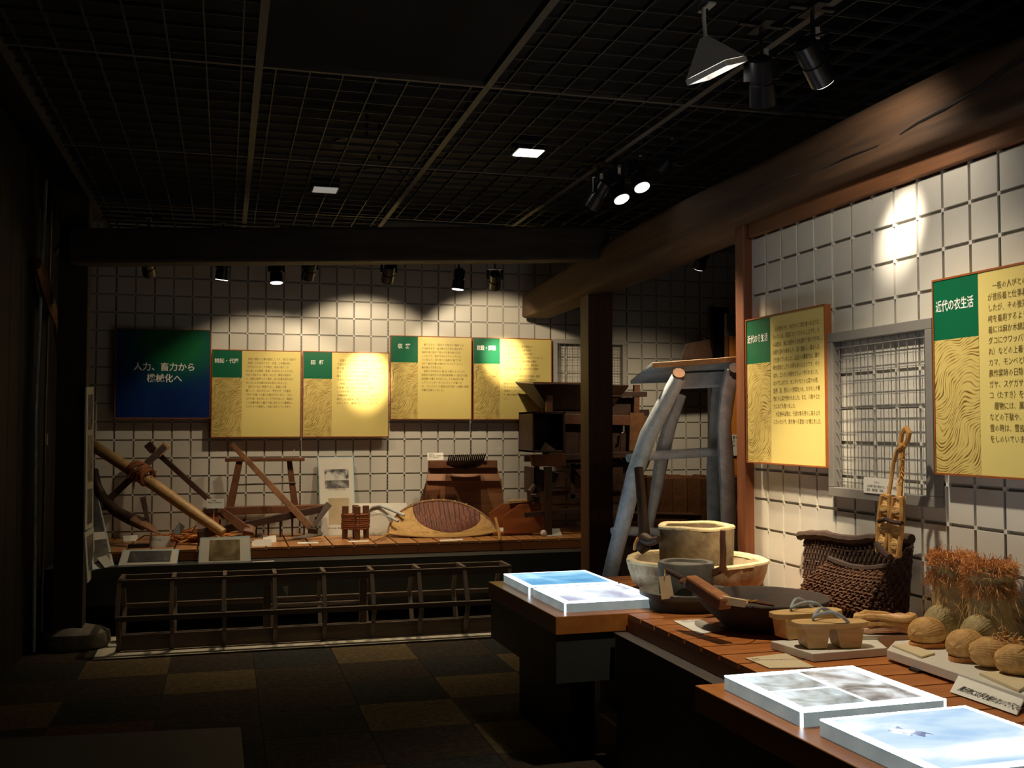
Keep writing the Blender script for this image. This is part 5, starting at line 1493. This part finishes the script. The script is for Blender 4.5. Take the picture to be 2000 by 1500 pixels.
obj('saucer', MB().lathe([(0.02, 0.0), (0.165, 0.0), (0.172, 0.045), (0.205, 0.060), (0.208, 0.078), (0.196, 0.082), (0.180, 0.066), (0.14, 0.058), (0.02, 0.058)], (qc[0], qc[1], DZ), 44, 0.01, 8), 'quern', qu, smooth=True)
obj('upper_stone', MB().lathe([(0.02, 0.058), (0.118, 0.058), (0.122, 0.10), (0.126, 0.196), (0.121, 0.204), (0.098, 0.203), (0.090, 0.190), (0.02, 0.186)], (qc[0], qc[1], DZ), 44, 0.012, 9), 'quern', qu, smooth=True)
obj('handle_arm', MB().bar((2.096, 4.225, 0.828), (2.125, 4.163, 0.857), 0.035, 0.03), 'red_wood', qu, bevel=0.004)
obj('handle_grip', MB().tube([(2.114, 4.167, 0.844), (2.116, 4.165, 0.88), (2.117, 4.162, 0.936), (2.113, 4.161, 0.981), (2.114, 4.159, 1.024)], [0.017, 0.014, 0.0145, 0.013, 0.012], 10), 'red_wood', qu, smooth=True)
obj('side_arm', MB().tube([(1.965, 4.158, 0.797), (1.907, 4.173, 0.828), (1.846, 4.188, 0.86)], [0.014, 0.012, 0.010], 8), 'dark_wood', qu, smooth=True)
tg_ = thing('paper_label', 'cream paper label hung on a string at the left of the dark hand quern', 'label', (1.837, 4.152, 0.792))
obj('sheet', MB().ext([(1.821, 4.159, 0.735), (1.872, 4.145, 0.742), (1.854, 4.146, 0.839), (1.807, 4.159, 0.832)], (0.003, 0.003, 0)), 'cream', tg_)
obj('string', MB().tube([(1.83, 4.147, 0.835), (1.846, 4.178, 0.859)], 0.0025, 5), 'rope', tg_)

# blackened wooden bowl
bw = thing('kneading_bowl', 'large blackened round wooden bowl in the middle of the bench', 'bowl', (2.10, 3.77, DZ))
obj('bowl', MB().lathe([(0.02, 0.0), (0.135, 0.0), (0.16, 0.012), (0.235, 0.08), (0.266, 0.122), (0.262, 0.127), (0.248, 0.122), (0.20, 0.065), (0.14, 0.025), (0.02, 0.02)], (2.10, 3.79, DZ), 56, 0.006, 3), 'bowl', bw, smooth=True)
wk = thing('sheathed_blade', 'brown wooden sheath with a paper tag laid over the rim of the black bowl', 'sheath', (1.797, 3.631, 0.851))
obj('sheath', MB().bar((1.763, 3.754, 0.876), (1.808, 3.536, 0.818), 0.055, 0.05, (0, 0, 1), 0.062, 0.05), 'sheath', wk, bevel=0.01)
obj('tip', MB().tube([(1.747, 3.8, 0.866), (1.765, 3.743, 0.87)], [0.010, 0.022], 8), 'sheath', wk, smooth=True)
obj('white_sticker', MB().ext([(1.762, 3.693, 0.855), (1.775, 3.679, 0.857), (1.783, 3.696, 0.876), (1.771, 3.71, 0.878)], (0, 0.003, 0)), 'paper', wk)
obj('paper_tag', MB().ext([(1.793, 3.54, 0.818), (1.876, 3.518, 0.805), (1.883, 3.515, 0.831), (1.796, 3.538, 0.847)], (0, 0.004, 0.003)), 'cream', wk)
obj('string', MB().tube([(1.881, 3.516, 0.818), (1.897, 3.532, 0.83), (1.916, 3.548, 0.821), (1.978, 3.614, 0.813)], 0.003, 5), 'rope', wk)
obj('stick', MB().tube([(1.915, 3.652, 0.814), (2.08, 3.67, 0.78)], 0.007, 6), 'red_wood', wk)

# flat captions on the bench
def flat(label, pts, z, mat='board_white', th=0.003, txt=None, ts=0.011, anchor=None):
    m = MB().prism([(p[0], p[1]) for p in pts], z, z + th)
    if not txt:
        return tag(obj('caption_sheet', m, mat), label, 'card')
    t = thing('caption_sheet', label, 'card', pts[0])
    obj('card_sheet', m, mat, t)
    R = (Vector(pts[1]) - Vector(pts[0])); R.z = 0; R.normalize()
    U = Vector((0, 0, 1)).cross(R)
    text_mesh('caption_text', txt, ts, Vector((pts[3][0], pts[3][1], z + th)) + R * 0.012 - U * ts * 1.6, R, U, 'ink', t, 'LEFT', 1.25)
    return t
flat('printed caption sheet lying between the hand quern and the black bowl', [(1.787, 3.722, 0.672), (1.917, 3.77, 0.672), (1.926, 4.005, 0.672), (1.805, 4.003, 0.672)], 0.6715, 'paper', 0.002, 'こね鉢\n粉をこねる\nための鉢', 0.016)
flat('printed caption sheet lying in front of the wooden clogs board', [(1.761, 3.136, 0.672), (1.916, 3.109, 0.672), (1.932, 3.324, 0.672), (1.756, 3.296, 0.672)], 0.6715, 'cream', 0.003, '下駄\n桐などの木で作られた履物', 0.016)

# ------------------------------------------------------------------ clogs on their board
cb = tag(obj('clog_board', MB().prism([(1.955, 3.184, 0.7)[:2], (2.261, 3.201, 0.7)[:2], (2.356, 3.448, 0.7)[:2], (1.922, 3.413, 0.7)[:2]], 0.672, 0.70), 'board_white', bevel=0.002), 'small cream board carrying a pair of wooden clogs', 'board')
def clog(label, a, b, w=0.10):
    a, b = Vector(a), Vector(b)
    R = (b - a); L = R.length; R.normalize()
    U = Vector((0, 0, 1)); S = U.cross(R)
    c = (a + b) / 2
    t = thing('wooden_clog', label, 'clog', (c.x, c.y, 0.70), 'wooden clogs on the cream board')
    ol = []
    for k in range(28):
        an = 2 * PI * k / 28
        ca, sa = math.cos(an), math.sin(an)
        ol.append(c + R * math.copysign(abs(ca) ** 0.62, ca) * L / 2 + S * math.copysign(abs(sa) ** 0.62, sa) * w / 2 * (1 - 0.06 * ca) - U * 0.020 )
    obj('sole', MB().ext(ol, U * 0.020), 'geta_wood', t, bevel=0.003)
    z0 = 0.701 - c.z
    for s0, s1, t0, t1 in ((-0.40, -0.06, -0.36, -0.10), (0.02, 0.40, 0.08, 0.36)):
        h = []
        for z, p0, p1 in ((z0, t0, t1), (-0.018, s0, s1)):
            ww = w * 0.46
            h += [c + R * p0 * L - S * ww + U * z, c + R * p1 * L - S * ww + U * z, c + R * p1 * L + S * ww + U * z, c + R * p0 * L + S * ww + U * z]
        obj('tooth', MB().hexa(h), 'geta_wood', t, bevel=0.005)
    fr = c - R * L * 0.22
    for s in (-1, 1):
        e = c + R * L * 0.2 + S * s * w * 0.40
        pts = [fr.lerp(e, k / 8) + U * (0.040 * math.sin(PI * (0.12 + 0.88 * k / 8)) - 0.002) + S * s * 0.022 * math.sin(PI * k / 8) for k in range(9)]
        obj('strap', MB().tube(pts, 0.0058, 8), 'strap', t, smooth=True)
    obj('toe_thong', MB().tube([fr - U * 0.002, fr + U * 0.018], 0.005, 6), 'strap', t)
    return t
clog('rear wooden clog with grey straps, left of the pair', (1.945, 3.445, 0.795), (2.242, 3.463, 0.795))
clog('front wooden clog with grey straps, right of the pair', (1.944, 3.297, 0.79), (2.213, 3.253, 0.79))

# ------------------------------------------------------------------ white board with straw boots
WZ = 0.71
A1, A2 = Vector((2.21, 3.132, 0.71)), Vector((2.214, 2.763, 0.71))
dv = (A2 - A1)
A3 = A2 + dv * 2.2
wb = thing('boot_board', 'white raised board under the straw boots beside the tiled wall', 'board', (2.35, 2.8, DZ))
obj('top', MB().prism([(A1.x, A1.y), (A3.x, A3.y), (2.62, A3.y), (2.62, A1.y + 0.12), (2.33, A1.y + 0.12)], 0.68, WZ), 'board_white', wb, bevel=0.002)
obj('foot', MB().box(2.2, 2.58, 2.95, 3.0, DZ + 0.001, 0.68), 'black', wb)
obj('foot', MB().box(2.2, 2.58, 2.2, 2.25, DZ + 0.001, 0.68), 'black', wb)
flat('pale caption plate on the white board before the left straw boot', [(2.238, 2.983, 0.712), (2.317, 3.018, 0.712), (2.326, 3.177, 0.712), (2.258, 3.169, 0.712)], 0.7112, 'cream', 0.006)
flat('pale caption plate on the white board before the straw shoes', [(2.222, 2.527, 0.712), (2.333, 2.595, 0.712), (2.353, 2.736, 0.712), (2.259, 2.735, 0.712)], 0.7112, 'cream', 0.008)
def ball(c, r, name, mat, parent, ang=0.0, seed=1, jit=0.03):
    m = MB()
    ca, sa = math.cos(ang), math.sin(ang)
    rnd = random.Random(seed)
    def fn(u, v):
        th = PI * u
        ph = 2 * PI * v
        rr = 1 + jit * (0.35 * math.sin(34 * ph + 3.0 * math.sin(3 * th)) * math.sin(th) + 0.25 * math.sin(22 * th + 2 * math.sin(4 * ph)) + 0.6 * math.sin(9 * th + seed) + 0.5 * math.sin(5 * ph + seed))
        x, y, z = r[0] * math.cos(th) * rr, r[1] * math.sin(th) * math.cos(ph) * rr, r[2] * math.sin(th) * math.sin(ph) * rr
        z = max(z, -r[2] * 0.82)
        return (c[0] + x * ca - y * sa, c[1] + x * sa + y * ca, c[2] + z)
    m.grid(fn, 44, 140)
    return obj(name, m, mat, parent, smooth=True)
def tuft(c, rad, n, L, seed, down=False, spread=1.0, rr=0.0022):
    rnd = random.Random(seed)
    m = MB()
    for _ in range(n):
        a = rnd.uniform(0, 2 * PI)
        o = Vector((c[0] + rad * math.cos(a) * rnd.uniform(0.75, 1.05), c[1] + rad * math.sin(a) * rnd.uniform(0.75, 1.05), c[2] + rnd.uniform(-0.03, 0.01)))
        out = Vector((math.cos(a), math.sin(a), 0)) * rnd.uniform(0.1, 0.8) * spread + Vector((rnd.gauss(0, 0.4), rnd.gauss(0, 0.4), 0))
        up = rnd.uniform(-1.0, -0.3) if down else rnd.uniform(-0.1, 0.9)
        d = (out + Vector((0, 0, up))).normalized()
        l = L * rnd.uniform(0.4, 1.1)
        m.tube([o, o + d * l * 0.5 + Vector((rnd.gauss(0, 0.008), rnd.gauss(0, 0.008), rnd.gauss(0, 0.008))), o + d * l + Vector((0, 0, -0.02 if not down else 0)) * rnd.random()], [rr, rr, rr * 0.4], 3)
    return m
def boot(label, toe, shaft, top_z, sr, seed):
    t = thing('straw_boot', label, 'boot', (shaft[0], shaft[1], WZ), 'pair of tall straw boots')
    toe, shaft = Vector((toe[0], toe[1], 0)), Vector((shaft[0], shaft[1], 0))
    d = (toe - shaft)
    ang = math.atan2(d.y, d.x)
    prof = [(sr * 0.5, 0.004), (sr * 1.0, 0.004), (sr * 1.02, 0.03), (sr * 0.98, 0.08), (sr * 1.0, 0.18), (sr * 1.06, top_z - WZ - 0.02), (sr * 1.03, top_z - WZ), (sr * 0.9, top_z - WZ - 0.005), (sr * 0.85, 0.10), (sr * 0.3, 0.09)]
    m = MB()
    full = []
    for i in range(len(prof) - 1):
        for k in range(4):
            f = k / 4
            full.append((prof[i][0] * (1 - f) + prof[i + 1][0] * f + (0.0022 if k % 2 else 0), prof[i][1] * (1 - f) + prof[i + 1][1] * f))
    full.append(prof[-1])
    m.lathe(full, (shaft.x, shaft.y, WZ), 40, 0.012, seed)
    obj('shaft', m, 'straw_grey', t, smooth=True)
    c = shaft + d * 0.74
    ball((c.x, c.y, WZ + 0.049), (0.075, 0.058, 0.052), 'toe_cap', 'straw', t, ang, seed, 0.022)
    c2 = shaft + d * 0.36
    ball((c2.x, c2.y, WZ + 0.075), (0.062, 0.054, 0.062), 'instep', 'straw_grey', t, ang, seed + 3, 0.03)
    sole = MB()
    ol = []
    for k in range(24):
        a = 2 * PI * k / 24
        p = shaft + d * 0.5
        q = Vector((math.cos(a) * 0.125, math.sin(a) * 0.058))
        ol.append((p.x + q.x * math.cos(ang) - q.y * math.sin(ang), p.y + q.x * math.sin(ang) + q.y * math.cos(ang)))
    obj('sole', sole.prism(ol, WZ + 0.0015, WZ + 0.016), 'straw_red', t)
    stuff(obj('straw_fringe', tuft((shaft.x, shaft.y, top_z - 0.005), sr, 1500, 0.042, seed, False, 0.6, 0.0013), 'straw_red', t))
    stuff(obj('collar_straw', tuft((shaft.x, shaft.y, top_z - 0.05), sr * 1.03, 1100, 0.055, seed + 9, True, 0.35, 0.0013), 'straw_mix', t))
    stuff(obj('loose_straw', tuft((shaft.x, shaft.y, top_z - 0.10), sr * 1.03, 130, 0.13, seed + 5, True, 0.15, 0.0011), 'straw', t))
    return t
boot('tall straw boot with frayed reddish top, left of the pair', (2.341, 3.138, 0.735)[:2], (2.526, 3.187, 0.748)[:2], 1.012, 0.067, 21)
boot('tall straw boot with frayed reddish top, right of the pair', (2.315, 2.909, 0.735)[:2], (2.52, 2.994, 0.75)[:2], 1.005, 0.069, 33)
def shoe(label, c, ang, seed):
    t = thing('straw_shoe', label, 'shoe', (c[0], c[1], WZ), 'low straw shoes')
    ball((c[0], c[1], WZ + 0.049), (0.070, 0.052, 0.050), 'toe_cap', 'straw', t, ang, seed, 0.03)
    bx_, by_ = c[0] + 0.10 * math.cos(ang), c[1] + 0.10 * math.sin(ang)
    ball((bx_, by_, WZ + 0.035), (0.085, 0.048, 0.036), 'heel', 'straw', t, ang, seed + 1, 0.03)
    stuff(obj('frayed_opening', tuft((c[0] + 0.05 * math.cos(ang), c[1] + 0.05 * math.sin(ang), WZ + 0.085), 0.03, 120, 0.05, seed, False, 0.8, 0.002), 'straw', t))
shoe('low straw shoe, left of the two before the right boot', (2.369, 2.807, 0.75)[:2], -0.45, 41)
shoe('low straw shoe at the right edge, partly cut off', (2.366, 2.689, 0.75)[:2], -0.45, 47)
zs = thing('braided_sandal', 'pinkish braided straw sandals stacked behind the wooden clogs', 'sandal', (2.335, 3.329, 0.72))
c = Vector((2.349, 3.345, 0.72))
obj('support_board', MB().obox((c.x + 0.03, c.y + 0.02, 0.694), (0.13, -0.03, 0), (0.01, 0.055, 0), (0, 0, 0.022)), 'board_white', zs)
for k in range(3):
    m = MB()
    ol = []
    for j in range(25):
        a = 2 * PI * j / 24
        ol.append((c.x + 0.02 + 0.112 * math.cos(a) * (1 - 0.06 * k), c.y + 0.02 - 0.03 * math.cos(a) + 0.042 * math.sin(a), 0.732 + k * 0.021 + 0.005 * math.sin(3 * a + k)))
    obj('braided_layer', m.tube(ol, [0.013 + 0.003 * math.sin(j * 2.6) for j in range(25)], 8), ('cloth', 'straw', 'straw')[k], zs, smooth=True)
    obj('sole_fill', MB().prism([(p[0], p[1]) for p in ol[:-1]], 0.724 + k * 0.021, 0.738 + k * 0.021), 'cloth', zs)

# hand written sign
hs = thing('do_not_touch_sign', 'hand written white card leaning on the white boot board', 'sign', (2.128, 2.563, 0.68))
a, b = Vector((2.131, 2.71, 0.675)), Vector((2.14, 2.446, 0.675))
c_, d_ = Vector((2.245, 2.525, 0.705)), Vector((2.218, 2.777, 0.705))
obj('card', MB().ext([a, b, c_, d_], (0.004, 0, -0.002)), 'paper', hs)
R = (b - a).normalized()
U = ((d_ - a) - R * (d_ - a).dot(R)).normalized()
text_mesh('hand_lettering', '展示物には手を触れないで下さい', 0.031, a + R * 0.010 + U * 0.020, R, U, 'ink', hs, 'LEFT', 1.0, (b - a).length * 0.93, xs=2.0, lift=0.0015, bold=0.0005)

# ------------------------------------------------------------------ woven carrier and hanging sandals
wc = thing('woven_carrier', 'dark brown woven scoop shaped straw carrier leaning against the tiled wall', 'woven carrier', (2.55, 3.9, DZ))
bT0, bT1 = Vector((2.6, 4.292, 0.965)), Vector((2.6, 3.507, 1.026))
bB0, bB1 = Vector((2.575, bT0.y - 0.02, DZ + 0.01)), Vector((2.565, bT1.y, DZ + 0.01))
def back(u, v):
    p = (bT0 * (1 - u) + bT1 * u) * v + (bB0 * (1 - u) + bB1 * u) * (1 - v)
    return p + Vector((-0.03 * math.sin(PI * u), 0, 0.008 * math.sin(u * 9)))
fT0, fT1 = Vector((2.52, 3.957, 0.909)), Vector((2.5, 3.515, 0.933))
fB0, fB1 = Vector((2.46, 4.134, 0.74)), Vector((2.42, 3.543, 0.742))
def front(u, v):
    return (fT0 * (1 - u) + fT1 * u) * v + (fB0 * (1 - u) + fB1 * u) * (1 - v) + Vector((-0.02 * math.sin(PI * v), 0, -0.012 * math.sin(PI * u) * v))
def sheet(fn, nu, nv, r, name, off, wmat='wicker'):
    m = MB()
    for i in range(nu):
        u = (i + 0.5) / nu
        m.tube([fn(u, k / 12) + Vector(off) * (0.5 if (k + i) % 2 else -0.5) for k in range(13)], r, 5)
    obj(name + '_rib', m, wmat, wc)['kind'] = 'stuff'
    m = MB()
    for j in range(nv):
        v = (j + 0.5) / nv
        m.tube([fn(k / 16, v) + Vector(off) * (0.5 if (k + j) % 2 else -0.5) for k in range(17)], r * 0.9, 5)
    obj(name + '_weft', m, wmat, wc)['kind'] = 'stuff'
    m = MB().grid(lambda u, v: fn(u, v) + Vector((0.004, 0, 0)), 10, 6)
    obj(name + '_lining', m, 'wicker', wc)
sheet(back, 52, 4, 0.0062, 'back', (-0.010, 0, 0))
sheet(front, 34, 15, 0.0045, 'front', (-0.010, 0, 0.006), 'wicker_light')
rl = MB()
rnd = random.Random(12)
pts = [back(k / 20, 1.0) + Vector((-0.005, 0, 0.008 + 0.006 * rnd.random())) for k in range(-1, 21)]
rl.tube(pts, [0.018 + 0.005 * rnd.random() for _ in pts], 8)
obj('rolled_edge', rl, 'wicker', wc, smooth=True)
rl = MB()
pts = [front(k / 16, 1.0) + Vector((-0.004, 0, -0.01 * math.sin(PI * k / 16))) for k in range(17)]
rl.tube(pts, [0.014 + 0.004 * rnd.random() for _ in pts], 8)
obj('rope_edge', rl, 'wicker', wc, smooth=True)
sheet(lambda u, v: (fT1 * v + fB1 * (1 - v)) * (1 - u) + (bT1 * v + bB1 * (1 - v)) * u, 9, 12, 0.007, 'right_side', (0, -0.010, 0))


hg = thing('hanging_sandals', 'pair of straw rope sandals hanging by a cord from the wall wire frame', 'sandals', (2.5, 3.432, 1.466))
lp = MB()
lp.tube([(2.5, 3.401, 1.478), (2.5, 3.383, 1.455), (2.5, 3.393, 1.428), (2.5, 3.415, 1.404), (2.5, 3.437, 1.415), (2.5, 3.429, 1.451), (2.5, 3.404, 1.474)], 0.010, 7)
lp.tube([(2.49, 3.401, 1.412), (2.49, 3.442, 1.392), (2.49, 3.469, 1.338), (2.48, 3.472, 1.269), (2.47, 3.476, 1.21)], [0.010, 0.009, 0.008, 0.008, 0.008], 7)
lp.tube([(2.5, 3.427, 1.408), (2.5, 3.429, 1.349), (2.49, 3.423, 1.281), (2.47, 3.406, 1.214)], [0.012, 0.010, 0.010, 0.011], 7)
obj('hanging_cord', lp, 'rope', hg, smooth=True)
fz = MB()
rnd = random.Random(8)
for k in range(90):
    p = Vector((2.495, 3.418, 1.398)).lerp(Vector((2.475, 3.413, 1.223)), rnd.random())
    fz.tube([p, p + Vector((rnd.gauss(0, 0.01), rnd.gauss(0, 0.012), rnd.gauss(-0.01, 0.015)))], [0.0018, 0.0008], 3)
obj('frayed_cord', fz, 'rope', hg)['kind'] = 'stuff'
def sandal(top, bot, w, name):
    top, bot = Vector(top), Vector(bot)
    m = MB()
    d = bot - top
    n = 22
    for k in range(n):
        f = k / (n - 1)
        c = top + d * f
        ww = w * (0.72 + 0.28 * math.sin(PI * min(1, f * 1.15)))
        m.tube([c + Vector((0.006 * math.sin(k), s * ww, 0.003 * math.sin(k * 2 + s * 3))) for s in (-1, -0.5, 0, 0.5, 1)], [0.007, 0.0115, 0.012, 0.0115, 0.007], 7)
    obj(name, m, 'straw', hg, smooth=True)
    e = MB()
    for s in (-1, 1):
        e.tube([top + d * f + Vector((-0.006, s * w * (0.78 + 0.3 * math.sin(PI * f)), 0)) for f in [k / 12 for k in range(13)]], 0.010, 7)
    obj('edge_cord', e, 'rope', hg, smooth=True)
sandal((2.47, 3.482, 1.213), (2.46, 3.502, 0.991), 0.030, 'woven_sole')
sandal((2.47, 3.407, 1.21), (2.46, 3.42, 0.993), 0.030, 'woven_sole')
tb_ = MB()
tb_.tube([(2.44, 3.494, 1.114), (2.435, 3.445, 1.127), (2.435, 3.401, 1.119), (2.44, 3.352, 1.119)], 0.009, 7)
obj('dark_band', tb_, 'wicker', hg, smooth=True)
tb_ = MB()
tb_.tube([(2.445, 3.519, 1.025), (2.435, 3.473, 1.003), (2.435, 3.423, 0.985)], 0.013, 7)
obj('dark_band', tb_, 'wicker', hg, smooth=True)
